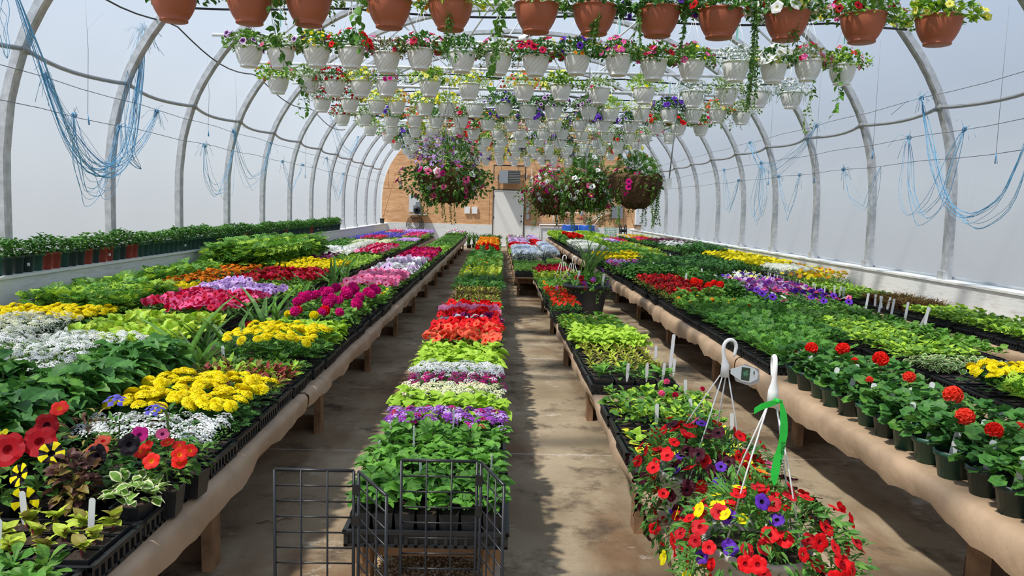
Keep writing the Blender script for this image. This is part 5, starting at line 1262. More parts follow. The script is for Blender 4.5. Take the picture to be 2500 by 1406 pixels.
MX = [
 ('potted_petunia', -1.46, 2.28, 'big velvety red petunia at the left edge, blooms as wide as its pot', 'ovate', ('green', 'mid'), .06, 36, .07, .13, (('petunia20', ('velvet', 'darkred'), .052, [(-.07, -.03, .20, -.3, -1, .5), (.02, -.01, .235, .1, -1, .6), (.09, .03, .25, .3, -.8, .7)]), ('petunia20', ('yellow', 'eye'), .02, [(-.04, .05, .26)]))),
 ('potted_petunia', -1.34, 2.26, 'yellow petunia with black star markings', 'ovate', ('green', 'deep'), .05, 34, .06, .11, (('star', ('yellow', 'black'), .036, [(-.03, -.06, .185, -.5, -.9, .5), (.04, -.02, .235, .3, -.9, .7), (.0, -.09, .12, -.1, -1, .1)]),)),
 ('potted_coleus', -1.23, 2.25, 'frilly dark brown coleus beside the yellow star petunia', 'serrate', ('brown', 'brown', 'bronze'), .042, 110, .065, .15, ()),
 ('potted_petunia', -1.18, 2.36, 'nearly black petunia behind the coleus', 'ovate', ('green', 'deep'), .05, 34, .06, .12, (('petunia20', ('black', 'black'), .037, [(-.03, -.04, .20, -.3, -1, .4), (.06, -.02, .235, .2, -1, .5)]),)),
 ('potted_swedish_ivy', -1.08, 2.26, 'cream-edged variegated plant in front of the red calibrachoa', 'vari', ('mid',), .048, 60, .085, .085, ()),
 ('potted_calibrachoa', -1.035, 2.39, 'bright red calibrachoa beside the aisle at the lower left', 'simple', ('mid', 'green'), .032, 110, .07, .12, (('petunia20', ('scarlet', 'orange'), .023, ring(12, .07, .20, 3)),)),
 ('potted_salvia', -1.13, 2.45, 'magenta-flowered plant behind the red calibrachoa', 'ovate', ('mid', 'deep'), .045, 44, .07, .12, (('petunia20', ('magenta', 'plum'), .026, [(.0, -.03, .24)]), ('petunia20', ('rose', 'plum'), .02, [(.06, 0, .235)]))),
 ('potted_calibrachoa', -1.27, 2.40, 'coral calibrachoa with few blooms among mixed pots', 'simple', ('mid', 'green'), .032, 100, .07, .11, (('petunia20', ('coral', 'red'), .024, ring(4, .05, .20, 5)),)),
 ('potted_petunia', -1.40, 2.42, 'plum petunia standing behind the velvety red one', 'ovate', ('green', 'deep'), .05, 40, .065, .14, (('petunia20', ('darkred', 'maroon'), .04, [(0, -.02, .27, .1, -1, .4)]), ('petunia20', ('scarlet', 'orange'), .024, [(.03, 0, .32)]))),
 ('potted_verbena', -1.28, 2.58, 'tall verbena with two blue-violet flower heads', 'lance', ('mid', 'green'), .05, 30, .05, .16, (('verbena', ('blue',), .034, [(0, 0, .30, 0, -.2, 1), (.14, -.03, .28, 0, -.2, 1)]),)),
 ('potted_green_plant', -1.50, 2.50, 'plain leafy green pot at the back left of the mixed pots', 'ovate', ('green', 'mid'), .06, 50, .08, .13, ()),
 ('potted_green_plant', -1.02, 2.55, 'small-leaved green pot nearest the aisle by white alyssum', 'ovate', ('mid', 'green'), .04, 50, .065, .11, ()),
 ('potted_fuchsia', -1.13, 2.66, 'arching dark-leaved plant over the white alyssum', 'lance', ('brown', 'deep', 'green'), .06, 44, .09, .19, ()),
 ('potted_fuchsia', -1.40, 2.60, 'dark bronze-leaved plant left of the violet verbena', 'lance', ('brown', 'bronze', 'deep'), .055, 60, .085, .19, ()),
]
for i, (nm, x, y, lab, leaf, lm, sz, n_, R_, h_, fl) in enumerate(MX): potted(nm, x+.03, y-.04, zt_, lab, leaf, lm, sz, n_, R_, h_, fl, seed=700+i, lift=.022)
# sword-leaved plants between the left benches
bp = tapered(.062, .085, .13, TRAY)
def sword(x, y, z, lab, h, n, seed, lean=.25, grp='sword-leaved plants in black pots'):
    r = thing('potted_gladiolus', lab, 'potted plant', (x, y, z), 0, grp); part('pot', bp, None, r); rng = np.random.RandomState(seed); g = G(); k = n
    g.inst(T(LT['blade'].v*np.array([1, 1.2, 1.0]), LT['blade'].f), R3(rng.uniform(0, 6.3, k), rng.uniform(1.5-lean*1.6, 1.5, k), rng.normal(0, .6, k), h*rng.uniform(.65, 1.05, k)), np.stack([rng.normal(0, .018, k), rng.normal(0, .018, k), np.full(k, .10)], 1), rng.randint(0, 2, k))
    part('foliage', g, [LEAF['green'], LEAF['grass']], r, False); return r
r = thing('low_staging', 'low rough wooden staging on the floor between the two left benches', 'staging', (0, 0, 0)); g = G(); g.box(-1.98, 4.05, .11, -1.66, 9.6, .14); part('board', g, [WOODD], r, False)
for y in (4.3, 6.1, 7.8, 9.4): g = G(); g.box(-1.96, y-.04, 0, -1.68, y+.04, .11); part('block', g, [WOODD], r, False)
for i, (x, y, h) in enumerate(((-1.72, 4.20, .30), (-1.70, 4.62, .62), (-1.78, 4.95, .50), (-1.72, 5.35, .45), (-1.70, 5.95, .60), (-1.76, 6.50, .55), (-1.70, 7.05, .66), (-1.76, 7.70, .50), (-1.72, 8.60, .62), (-1.75, 9.30, .60))):
    sword(x-.07, y, .1405, 'sword-leaved plant in a black pot between the left benches, %s from the camera' % nth(i), h, 8, 60+i, .35)
potted('potted_carnation', -1.80, 5.66, .1405, 'dark red carnation beside the sword-leaved plants', 'simple', ('green', 'mid'), .035, 120, .07, .26, (('ball', ('darkred',), .045, [(.02, -.04, .36)]),), seed=801, pot=bp, lift=.05)

# ------------------------------------------------------------------ two big calibrachoa baskets on the right low bench
def bigbasket(x, y, lab, seed, cols, R, hook_z, ztop, apex, rzh, n=900):
    r = thing('flower_basket', lab, 'hanging basket', (x, y, .307), 0)
    g = G(); g.lathe([(0, 0), (.095, 0), (.10, .01), (.145, .19), (.152, .195), (.152, .21), (.142, .21), (.138, .18)], 32, 0); g.add([(.138*math.cos(2*PI*j/32), .138*math.sin(2*PI*j/32), .18) for j in range(32)], [tuple(range(32))], 1)
    part('pot', g, [plain('grey_white_pot', (.52, .49, .45), rough=.5, noise=.08), SOIL], r)
    fo, bl = dome(seed, R, .17, .20, 'lance', ('deep', 'green', 'green', 'deep'), .044, n, cols, (16, .17, .035), low=1.5, rim=.165); part('foliage', fo, None, r); part('blossoms', bl, None, r)
    ax, ay, az = apex; az -= .307; g = G()
    for i in range(4): a = PI/4+i*PI/2+rzh; g.tube([(.142*math.cos(a), .142*math.sin(a), .205), (ax*.55+.075*math.cos(a), ay*.5+.075*math.sin(a), .205+(az-.205)*.55), (ax+.012*math.cos(a), ay+.004*math.sin(a), az)], .0024, 6)
    part('hanger_wire', g, [plain('pale_hanger_wire', (.70, .70, .68), rough=.35)], r)
    g = G(); hk = []; c, s_ = math.cos(rzh), math.sin(rzh)
    path = [(0, -.012), (0, .028), (-.006, .052), (-.010, .072)]+[(.014+.024*math.cos(t), .090+.026*math.sin(t)) for t in np.linspace(PI, -.15, 9)]+[(.034, .066), (.029, .056)]
    wd = [.016, .014, .0075, .0065]+[.0065]*9+[.005, .003]
    pts_ = np.array([(ax+u*c, ay+u*s_, az+v_) for u, v_ in path]); g.tube(pts_, np.array(wd), 8); hb_ = part('hook', g, [WHITE], r); 
    return r
bigbasket(.735, 2.03, 'nearest calibrachoa basket, red with yellow and violet, tied with green ribbon', 91,
   (('petunia20', ('red', 'darkred'), .0205, 58, (3.2, 6.6)), ('petunia20', ('cherry', 'darkred'), .0205, 52, AL), ('petunia20', ('yellow', 'eye'), .019, 17, (2.6, 4.1)), ('petunia20', ('violet', 'black'), .021, 15, (3.5, 4.7)), ('petunia20', ('maroon', 'black'), .023, 24, (-.6, 1.0)), ('petunia20', ('orange', 'red'), .022, 6, (.8, 3.4))), .235, 0, 0, (.0, -.04, .918), 1.35, 2300)
bigbasket(.73, 2.62, 'second calibrachoa basket, red and near-black blooms, tall white hook', 97,
   (('petunia20', ('red', 'darkred'), .022, 95, AL), ('petunia20', ('maroon', 'black'), .022, 50, (2.6, 5.6)), ('petunia20', ('violet', 'black'), .019, 10, (3.3, 4.8)), ('petunia20', ('rose', 'plum'), .018, 8, AL)), .245, 0, 0, (.06, -.02, .862), .25, 2100)
# ribbon tied on the nearest basket
g = G(); bx, by, bz = .735, 1.965, .925
def rib(pts, wd, ax_):
    v = []; n = len(pts)
    for (p, w_, a) in zip(pts, wd, ax_): p = np.array(p); d = np.array([math.cos(a), math.sin(a), 0])*w_/2 if len(pts) > 6 else np.array([0, 0, w_/2]); v += [tuple(p-d), tuple(p+d)]
    th = [(x, y+.0008, z) for x, y, z in v]; k = len(v); g.add(v+th, [(2*i, 2*i+1, 2*i+3, 2*i+2) for i in range(n-1)]+[(k+2*i, k+2*i+2, k+2*i+3, k+2*i+1) for i in range(n-1)])
tz = np.linspace(0, 1, 9); rib([(bx+.006+.010*math.sin(t*5), by-.022-.01*t, bz-.215*t) for t in tz], [.008, .018, .021, .022, .019, .022, .022, .020, .006], [.2*math.sin(t*6) for t in tz])
rib([(bx, by-.015, bz), (bx-.02, by-.018, bz-.004), (bx-.045, by-.02, bz-.012), (bx-.062, by-.018, bz-.024)], [.008, .016, .018, .016], [0]*4)
g.tube([(bx-.008, by-.008, bz), (bx, by-.018, bz+.003), (bx+.010, by-.008, bz), (bx, by+.008, bz), (bx-.008, by-.008, bz)], .005, 6)
rbn = one('ribbon', g, [RIBBON], 'bright green ribbon lettered by hand, tied to the nearest basket hook', 'ribbon', smooth=False)
def text(body, size, mat, parent, M, name='lettering', ext=.0004, align='LEFT'):
    cu = bpy.data.curves.new(name, 'FONT'); cu.body = body; cu.size = size; cu.extrude = ext; cu.align_x = align; cu.resolution_u = 3
    tmp = bpy.data.objects.new(name, cu); COL.objects.link(tmp); dg = bpy.context.evaluated_depsgraph_get(); me = bpy.data.meshes.new_from_object(tmp.evaluated_get(dg)); bpy.data.objects.remove(tmp)
    me.materials.clear(); me.materials.append(mat); o = bpy.data.objects.new(name, me); COL.objects.link(o); o.parent = parent; o.matrix_local = M; return o
text('SOLD - EATREY', .0135, INK, rbn, Matrix.Translation((bx+.009, by-.0315, bz-.100)) @ Matrix.Rotation(PI/2, 4, 'X') @ Matrix.Rotation(-PI/2, 4, 'Z'))
# plant tag on the second basket's hook
tg = thing('plant_tag', 'large white plant tag with a green leaf picture, hung on the tall white hook', 'tag', (.805, 2.585, .868), .05)
g = G(); out = [(.0, .012), (.045, .026), (.082, .016), (.098, -.002), (.094, -.022), (.070, -.034), (.040, -.030), (.0, -.004)]; n = len(out)
g.add([(x, 0, z) for x, z in out]+[(x, .0012, z) for x, z in out], [tuple(range(n)), tuple(range(n, 2*n))[::-1]]+[(i, (i+1) % n, n+(i+1) % n, n+i) for i in range(n)]); cd_ = part('card', g, [plain('white_tag_card', (.80, .84, .83), rough=.4)], tg, False)
g = G(); g.add([(.038, -.0008, .020), (.068, -.0008, .016), (.066, -.0008, -.029), (.037, -.0008, -.024)], [(0, 3, 2, 1)]); rr_ = np.random.RandomState(2)
for i in range(34): a = rr_.uniform(0, 6.28); L_ = rr_.uniform(.006, .016); cx_, cz_ = .053, -.004; g.add([(cx_, -.001, cz_), (cx_+L_*.6*math.cos(a+.2), -.0012, cz_+L_*.6*math.sin(a+.2)), (cx_+L_*math.cos(a)*.85, -.0012, cz_+L_*math.sin(a)*1.15), (cx_+L_*.6*math.cos(a-.2), -.0012, cz_+L_*.6*math.sin(a-.2))], [(0, 1, 2, 3)], 1+i % 2)
part('leaf_picture', g, [plain('print_dark_green', (.04, .07, .04)), plain('print_green', (.07, .24, .10)), plain('print_leaf', (.16, .38, .22))], cd_, False)
g = G(); g.add([(.079, -.0008, -.004), (.086, -.0008, -.022), (.082, -.0008, -.010)], [(0, 1, 2)]); g.add([(.080, -.0008, .006), (.0835, -.0008, .006), (.0835, -.0008, -.006), (.080, -.0008, -.006)], [(0, 3, 2, 1)]); part('logo', g, [INK], cd_, False)
g = G(); g.add([(.004, .002, .010), (.05, .002, .030), (.10, .002, .012), (.104, .002, -.034), (.07, .002, -.046), (.02, .002, -.03)], [tuple(range(6))]); part('clear_sleeve', g, [CLEAR], tg, False)

# black planter pot on the low bench
r = thing('planter', 'large ribbed black planter with spikes and mixed flowers on the right low bench', 'planter', (.975, 8.25, .3075), 0)
g = G(); n = 64; v = []; prof = [(0, 0, 0), (.165, 0, 1), (.175, .02, 1), (.215, .25, 1), (.218, .265, 0), (.258, .275, 0), (.262, .305, 0), (.245, .315, 0), (.222, .30, 0), (.215, .28, 0)]
for rr, zz, q in prof:
    for j in range(n): a = 2*PI*j/n; k = rr*(1-(.028 if (q and j % 4 == 0) else 0)); v.append((k*math.cos(a), k*.92*math.sin(a), zz))
g.add(v, [(i*n+j, i*n+(j+1) % n, (i+1)*n+(j+1) % n, (i+1)*n+j) for i in range(len(prof)-1) for j in range(n)]); part('pot', g, [plain('charcoal_planter_plastic', (.022, .025, .028), rough=.55)], r)
g = G(); g.add([(.213*math.cos(2*PI*j/24), .196*math.sin(2*PI*j/24), .282) for j in range(24)], [tuple(range(24))]); part('soil', g, [SOIL], r)
fo, bl = dome(131, .25, .16, .29, 'ovate', ('green', 'deep', 'mid'), .062, 330, (('petunia', ('darkred', 'maroon'), .030, 9, AL), ('petunia', ('white', 'eye'), .026, 4, AL), ('verbena', ('purple',), .034, 9, AL), ('verbena', ('violet',), .03, 5, AL)), (5, .16, .04), rim=.22); part('foliage', fo, None, r); part('blossoms', bl, None, r)
g = G(); rng = np.random.RandomState(4); k = 22; g.inst(T(LT['blade'].v*np.array([1, .55, .6]), LT['blade'].f), R3(rng.uniform(0, 6.3, k), rng.uniform(1.0, 1.5, k), rng.normal(0, .5, k), .60*rng.uniform(.6, 1.05, k)), np.stack([rng.normal(0, .02, k), rng.normal(0, .02, k), np.full(k, .30)], 1)); part('spike', g, [LEAF['grass']], r, False)
for i, (x, z) in enumerate(((-.12, .36), (.14, .33))): o = part('label', ST_L, None, r, False); o.location = (x, -.15, z-.04); o.rotation_euler = (.1, .1, 0)
# two upturned hangers behind it
def hook_mesh(h=.30, tagm=None):
    g = G()
    for a in (-.10, -.035, .035, .10): g.tube([(a*.9, 0, 0), (a*.25, 0, h*.62)], .003, 5)
    g.tube([(0, 0, h*.6), (0, 0, h*.75)]+[(.022+.022*math.cos(t), 0, h*.78+.024*math.sin(t)) for t in np.linspace(PI, 0, 7)]+[(.042, 0, h*.72)], .0065, 6)
    return g.mesh('hanger', [WHITE])
HK = hook_mesh()
for i, (x, y, z, w_) in enumerate(((.80, 9.35, .62, 'left'), (.93, 9.45, .60, 'right'))):
    o = part('basket_hanger', HK, None, None); o.location = (x, y, z-.06); o.scale = (1, 1, 1.15); tag(o, 'white plastic hanger standing up behind the black planter, %s one' % w_, 'hanger', 'hangers behind the black planter')
ti = 0
for cx_, cy_, z, w_, n_ in ((-3.3, 24.9, .60, 'far left wall bench', 4), (-1.55, 24.6, .62, 'far end of left aisle bench', 3), (3.05, 22.3, .66, 'far right middle bench', 4)):
    for i in range(n_):
        r = thing('basket_hanger', 'white hanger with pink tag at the %s, %s of %s' % (w_, lth(i), ('three', 'four')[n_-3]), 'hanger', (cx_+.14*i, cy_+.05*(i % 2), z-.12), .3*i, 'white hangers with pink tags'); part('hanger', HK, None, r)
        g = G(); g.box(-.012, -.004, .0, .012, -.001, .14); part('pink_tag', g, [PINKTAG], r, False)

# black wire grid panels in the foreground
r = thing('wire_grid', 'black wire grid panels clipped together at the near end of the centre bench', 'wire grid', (0, 0, 0))
def grid_panel(p0, p1, z0, z1, cols, name='panel'):
    g = G(); p0, p1 = np.array(p0, float), np.array(p1, float); h = z1-z0; n = max(1, int(round(h/.0405))); 
    for i in range(cols+1): p = p0+(p1-p0)*i/cols; g.tube([(p[0], p[1], z0), (p[0], p[1], z1)], .0042 if i in (0, cols) else .0025, 6)
    for j in range(n+1): z = z1-j*.0405; g.tube([(p0[0], p0[1]+.002, z), (p1[0], p1[1]+.002, z)], .0042 if j == 0 else .0022, 6)
    part(name, g, [BLACKW], r)
grid_panel((-.543, 1.90), (-.345, 1.90), .02, .738, 3); grid_panel((-.332, 1.895), (-.240, 1.735), .02, .738, 3)
grid_panel((-.226, 1.90), (-.036, 1.90), .02, .768, 3); grid_panel((-.026, 1.895), (.030, 1.735), .02, .768, 3)
for x, zt__ in ((-.338, .738), (-.030, .768)):
    for dz in (.045, .125, .30, .48): g = G(); g.box(x-.009, 1.890, zt__-dz-.013, x+.009, 1.907, zt__-dz+.013); part('clip', g, [BLACKW], r, False)
# box of grit under the bench end
r = thing('grit_box', 'open wooden box of coarse tan grit under the near end of centre bench', 'box', (0, 0, 0))
g = G()
for b in ((-.46, 2.50, 0, .04, 2.52, .12), (-.46, 2.98, 0, .04, 3.0, .12), (-.46, 2.50, 0, -.44, 3.0, .12), (.02, 2.50, 0, .04, 3.0, .12), (-.46, 2.50, 0, .04, 3.0, .01)): g.box(*b)
part('box', g, [plain('pale_timber', (.48, .36, .26), rough=.7, noise=.2)], r, False)
g = G(); rng = np.random.RandomState(8); k = 2600; oc = T([(1, 0, 0), (-1, 0, 0), (0, 1, 0), (0, -1, 0), (0, 0, .7), (0, 0, -.7)], [(0, 2, 4), (2, 1, 4), (1, 3, 4), (3, 0, 4), (2, 0, 5), (1, 2, 5), (3, 1, 5), (0, 3, 5)])
P = np.stack([rng.uniform(-.435, .015, k), rng.uniform(2.525, 2.975, k), rng.uniform(.088, .102, k)], 1); g.inst(oc, R3(rng.uniform(0, 6, k), rng.uniform(-1, 1, k), rng.uniform(-1, 1, k), rng.uniform(.003, .0065, k)), P, rng.randint(0, 3, k))
g.box(-.44, 2.52, .01, .02, 2.98, .09); o = part('grit', g, [plain('grit_tan', (.50, .35, .19), rough=.9), plain('grit_brown', (.16, .085, .04), rough=.9), plain('grit_pale', (.68, .56, .40), rough=.9)], r, False)
# dark potting tray left of the planter
# spilled white flowers and twig on the floor
one('twig', (lambda g: (g.tube([(-1.02, 3.3, .006), (-.98, 3.33, .01), (-.95, 3.31, .007), (-.92, 3.36, .009), (-.88, 3.36, .006)], .004, 5), g)[1])(G()), [plain('dry_twig', (.36, .27, .17), rough=.9)], 'dry twig lying on the concrete in the left aisle', 'twig')

# ------------------------------------------------------------------ blue twine
def twine(name_lab, pts, n, seed, knots=(), loose=0, mat=None, thick=.0028, spread=.035):
    r = thing('twine_bundle', name_lab, 'twine', tuple(pts[0]), 0, 'bundles of blue twine looped over the side wires'); rng = np.random.RandomState(seed); P = np.array(pts, float)-np.array(pts[0], float)
    s_ = np.concatenate([[0], np.cumsum(np.linalg.norm(np.diff(P, axis=0), axis=1))]); q = np.linspace(0, s_[-1], 26)
    def smooth(A):
        for _ in range(2): A = np.concatenate([A[:1], (A[:-2]+2*A[1:-1]+A[2:])/4, A[-1:]])
        return A
    B = smooth(np.stack([np.interp(q, s_, P[:, i]) for i in range(3)], 1)); g = G()
    for k in range(n):
        t = q/s_[-1]; env = np.sin(PI*t)**.6; w_ = rng.normal(0, 1, 3)*spread*1.5; ph = rng.uniform(0, 6, 3)
        C = B+env[:, None]*(w_[None]+.012*np.sin(t[:, None]*rng.uniform(8, 20)+ph)); C[:, 2] -= env*abs(rng.normal(0, spread*1.1)); g.tube(C, thick*rng.uniform(.6, 1.2), 4, k % 2)
    part('strands', g, [mat or TWINE, TWINE2], r)
    g = G()
    for kx in knots:
        c = np.array(kx, float)-np.array(pts[0], float)
        for j in range(9): d = rng.normal(0, 1, 3); d /= np.linalg.norm(d); e2 = np.cross(d, [.2, .9, .3]); g.tube([c+.032*math.cos(x)*d*rng.uniform(.5, 1.1)+.026*math.sin(x)*e2 for x in np.linspace(0, 5.5, 8)], thick*.9, 4, j % 2)
        for j in range(4+loose): e2 = rng.normal(0, .05, 3); g.tube([c, c+e2*.8+np.array([0, 0, .01]), c+e2*1.6+np.array([0, 0, -rng.uniform(.03, .16)])], thick*.8, 4, 1)
    if knots: part('knot', g, [TWINE, TWINE2], r)
    return r
def tw(lab, x, yz, n, seed, knots=(0, -1), **kw):
    pts = [(x, y, z) for y, z in yz]; twine(lab, pts, n, seed, [pts[i] for i in knots], **kw)
tw('heavy blue twine bundle swooping down the nearest left bay, dark strands', -3.85, [(6.35, 3.1), (6.45, 2.95), (6.68, 2.58), (7.01, 2.01), (7.33, 1.71), (7.74, 1.63), (8.13, 1.84), (8.32, 2.1), (8.59, 2.86), (8.66, 3.22)], 11, 1, (-1,), loose=14, thick=.0038, spread=.03)
tw('blue twine loop hung from the middle left wire, nearest bay', -3.93, [(6.94, 2.43), (7.22, 2.1), (7.64, 1.84), (7.95, 1.74), (8.31, 1.85), (8.8, 2.1), (9.14, 2.40)], 12, 2, loose=10)
tw('tangle of blue twine hanging by the second left arch', -3.88, [(8.66, 3.2), (8.5, 2.7), (8.4, 2.3), (8.35, 1.9), (8.6, 1.72)], 8, 33, (0,), loose=10)
tw('deepest blue twine loop at left, hanging from the lower wire', -3.96, [(7.43, 2.16), (7.52, 1.8), (7.69, 1.45), (7.94, 1.46), (8.17, 1.8), (8.3, 2.14)], 9, 3, loose=6)
tw('small blue twine loop on lower left wire before the fourth arch', -3.98, [(10.72, 2.14), (10.78, 1.79), (11.09, 1.54), (11.42, 1.60), (11.88, 2.17)], 6, 4, (0,), loose=6)
tw('long blue twine loop on the middle left wire by the fourth arch', -3.97, [(11.85, 2.44), (12.15, 1.97), (12.65, 1.66), (13.31, 1.83), (13.8, 2.42)], 7, 5)
tw('thin blue twine loop on the lower left wire by the sixth arch', -3.99, [(14.58, 2.15), (15.15, 1.60), (16.11, 2.17)], 3, 6)
tw('blue twine swag slung from the dark cable on the left', -3.75, [(17.6, 3.30), (18.7, 2.74), (19.8, 2.66), (21.0, 3.18)], 7, 7)
tw('far blue twine loop on the left wires', -3.97, [(18.23, 2.44), (18.68, 2.0), (19.39, 1.60), (20.16, 2.17)], 5, 8)
tw('blue twine end hanging at the upper left corner', -3.80, [(6.16, 3.0), (6.18, 2.7), (6.2, 2.45)], 4, 9, ())
tw('blue twine bundle looping over the nearest right bay, upper wire', 4.72, [(8.8, 2.75), (8.5, 2.09), (8.19, 1.6), (7.73, 1.41), (7.25, 1.59), (6.97, 2.1), (6.85, 2.4)], 8, 11, (0,), loose=6, thick=.0034)
tw('blue twine bundle looping under the nearest right bay, middle wire', 4.76, [(9.08, 2.34), (8.99, 2.1), (8.96, 1.75), (8.65, 1.42), (8.28, 1.64), (8.0, 2.33)], 7, 12)
tw('blue twine swag across the third right bay, tied to the upper wire', 4.72, [(14.76, 2.75), (14.18, 2.32), (13.31, 2.13), (12.26, 2.4), (11.67, 2.74)], 9, 13, loose=8)
tw('narrow blue twine loop hanging beside the right bay swag', 4.76, [(14.17, 2.34), (14.45, 1.65), (14.2, 1.30), (13.9, 1.7), (14.1, 2.3)], 6, 14, (0,))
tw('small blue twine loop on the lowest right wire', 4.78, [(10.8, 2.06), (10.42, 1.62), (10.04, 1.49), (9.75, 2.04)], 4, 15, (0,), loose=5)
tw('thin twine loop on the lowest right wire, farther back', 4.78, [(13.3, 2.06), (12.81, 1.44), (12.37, 2.05)], 3, 16)
tw('blue twine loop far down the right film wall', 4.77, [(16.53, 2.33), (16.07, 1.5), (15.48, 2.07)], 4, 17)
for i, (x, y, z0, z1, w_) in enumerate(((-3.92, 7.6, 3.4, 2.19, 'nearest left'), (-3.92, 10.7, 3.3, 2.36, 'second left'), (-3.92, 11.8, 3.3, 2.46, 'third left'), (-3.92, 16.0, 3.3, 2.0, 'fourth left'), (4.5, 9.4, 3.5, 2.21, 'nearest right'), (4.6, 7.2, 3.35, 2.03, 'foremost right'), (4.5, 11.1, 3.45, 1.97, 'second right'), (4.5, 13.0, 3.45, 2.0, 'third right'))):
    r = thing('hanging_string', 'thin plumb string with frayed end by the film, the %s one' % w_, 'string', (x, y, z0), 0, 'single strings hanging by the film'); g = G(); g.tube([(0, 0, 0), (.01, .02, (z1-z0)/2), (0, 0, z1-z0)], .0022, 4); part('string', g, [WIRE], r)
    g = G(); rng = np.random.RandomState(i)
    for j in range(7): g.tube([(0, 0, z1-z0), (rng.normal(0, .008), rng.normal(0, .008), z1-z0-.10)], .002, 4)
    part('tassel', g, [TWINE], r)

# ------------------------------------------------------------------ gear on the back wall
YW = YB-.02
r = thing('unit_heater', 'grey louvred heater hung on the plywood above the white door', 'heater', (.40, YW-.30, 2.28)); 
g = G(); g.box(-.37, -.22, 0, .37, .22, .45); hc_ = part('cabinet', g, [GREYM], r, False)
g = G(); g.box(-.37, -.235, 0, -.06, -.218, .45); part('front_panel', g, [plain('mid_grey_enamel', (.28, .31, .34), rough=.4)], r, False)
for j in range(7): g = G(); z = .035+.058*j; g.add([(-.04, -.225, z), (.36, -.225, z), (.36, -.262, z+.028), (-.04, -.262, z+.028)], [(0, 1, 2, 3)]); g.add([(-.04, -.222, z+.004), (.36, -.222, z+.004), (.36, -.259, z+.032), (-.04, -.259, z+.032)], [(3, 2, 1, 0)]); part('louvre', g, [GREYL], hc_, False)
g = G(); g.box(-.05, -.221, .02, .365, -.2195, .44); part('grille_opening', g, [DARKMETAL], r, False)
g = G(); g.box(-.58, .17, .62, .59, .21, .66); g.box(-.58, .17, .10, -.545, .21, .64); g.box(.555, .17, .10, .59, .21, .64)
for x in (-.3, .3): g.tube([(x, 0, .45), (x, .19, .64)], .008, 6)
part('bracket', g, [DARKMETAL], r, False)
def wallbox(name, lab, cat, x0, z0, x1, z1, d, mat, grp=None): g = G(); g.box(x0, YW-d, z0, x1, YW-.001, z1); return one(name, g, [mat], lab, cat, grp, smooth=False)
wallbox('electrical_panel', 'grey electrical panel behind the right moss basket', 'electrical panel', 4.13, 1.14, 4.53, 1.60, .10, GREYM)
for i, (z0, z1) in enumerate(((1.50, 1.72), (1.24, 1.44), (1.02, 1.20))): wallbox('switch_box', 'grey switch box on the wall right of the door, %s from the top' % lth(i), 'switch box', 1.04, z0, 1.14, z1, .06, GREYL, 'switch boxes right of the door')
for i, x in enumerate((-1.20, -.93)): wallbox('outlet_cover', 'white outlet cover on the plywood left of the door, %s one' % ('left', 'right')[i], 'outlet', x, 1.17, x+.20, 1.42, .05, WHITE, 'outlet covers left of the door')
g = G(); g.lathe([(0, .03), (.06, .028), (.065, .0)], 20); o = one('round_thermostat', g, [GREYL], 'round grey gauge on the wall above right of the door', 'gauge'); o.location = (1.08, YW, 2.13); o.rotation_euler = (PI/2, 0, 0)
def pipe(pts, r_, mat, lab, name='wall_pipe', grp='white water pipes on the back wall', cat='pipe', seg=8): g = G(); g.tube([(x, YW-y, z) for x, y, z in pts], r_, seg); return one(name, g, [mat], lab, cat, grp)
pipe([(1.08, .03, 2.10), (1.08, .03, .95), (1.14, .03, .90), (3.05, .03, .93), (3.93, .03, 1.36), (4.13, .03, 1.37)], .016, PIPEG, 'grey conduit from the round gauge running to the electrical panel', cat='conduit', grp=None, name='conduit')
pipe([(1.20, .03, 2.9), (1.20, .03, 1.0)], .012, PIPEG, 'thin grey conduit down the wall right of the switch boxes', cat='conduit', grp=None, name='conduit')
pipe([(3.20, .05, .93), (3.90, .05, 1.30), (4.13, .05, 1.31)], .014, PIPEW, 'pale conduit sloping up to the electrical panel', cat='conduit', grp=None, name='conduit')
pipe([(1.54, .06, .15), (1.54, .06, .84), (3.62, .06, .86)], .022, WHITE, 'white water pipe rising from the floor and running level')
pipe([(2.02, .05, .86), (2.02, .05, 1.30)], .016, WHITE, 'white upright water pipe nearest the door')
pipe([(2.16, .05, .86), (2.16, .05, 1.30)], .016, WHITE, 'second white upright water pipe from the door')
pipe([(2.12, .05, 1.29), (2.63, .05, 1.29), (2.63, .05, .86)], .016, WHITE, 'white elbow pipe beside the left regulator')
pipe([(2.78, .05, 1.29), (3.29, .05, 1.29), (3.29, .05, .86)], .016, WHITE, 'white elbow pipe beside the right regulator')
pipe([(3.50, .05, .86), (3.72, .05, 1.16)], .014, WHITE, 'short slanting white water pipe')
pipe([(1.22, .04, 1.86), (1.52, .04, 1.90)], .018, WHITE, 'short level white pipe right of the door')
for i, x in enumerate((2.39, 3.04)):
    r = thing('water_regulator', 'grey cylinder regulator with red tip on the pipes, %s one' % ('left', 'right')[i], 'regulator', (x, YW-.10, 1.20), 0, 'regulators on the back wall pipes')
    g = G(); g.lathe([(0, .26), (.05, .25), (.062, .22), (.062, .06), (.05, .03), (.035, .0), (.02, -.03)], 16); part('body', g, [GREYL], r); g = G(); g.lathe([(.0, -.16), (.018, -.15), (.022, -.04), (.012, -.02)], 10); part('red_tip', g, [plain('red_plastic', (.75, .04, .02), rough=.4)], r)
for i, x in enumerate((2.56, 3.15)):
    g = G(); g.lathe([(0, 0), (.27, 0), (.285, .03), (.285, .26), (.292, .28), (.285, .30), (.285, .58), (.292, .60), (.285, .62), (.285, .84), (.27, .87), (.25, .875), (.24, .86), (0, .86)], 36); o = one('barrel', g, [BLUEP], 'blue plastic barrel by the back wall, %s of the two' % ('left', 'right')[i], 'barrel', 'blue barrels under the pipes'); o.location = (x, 27.4, 0)
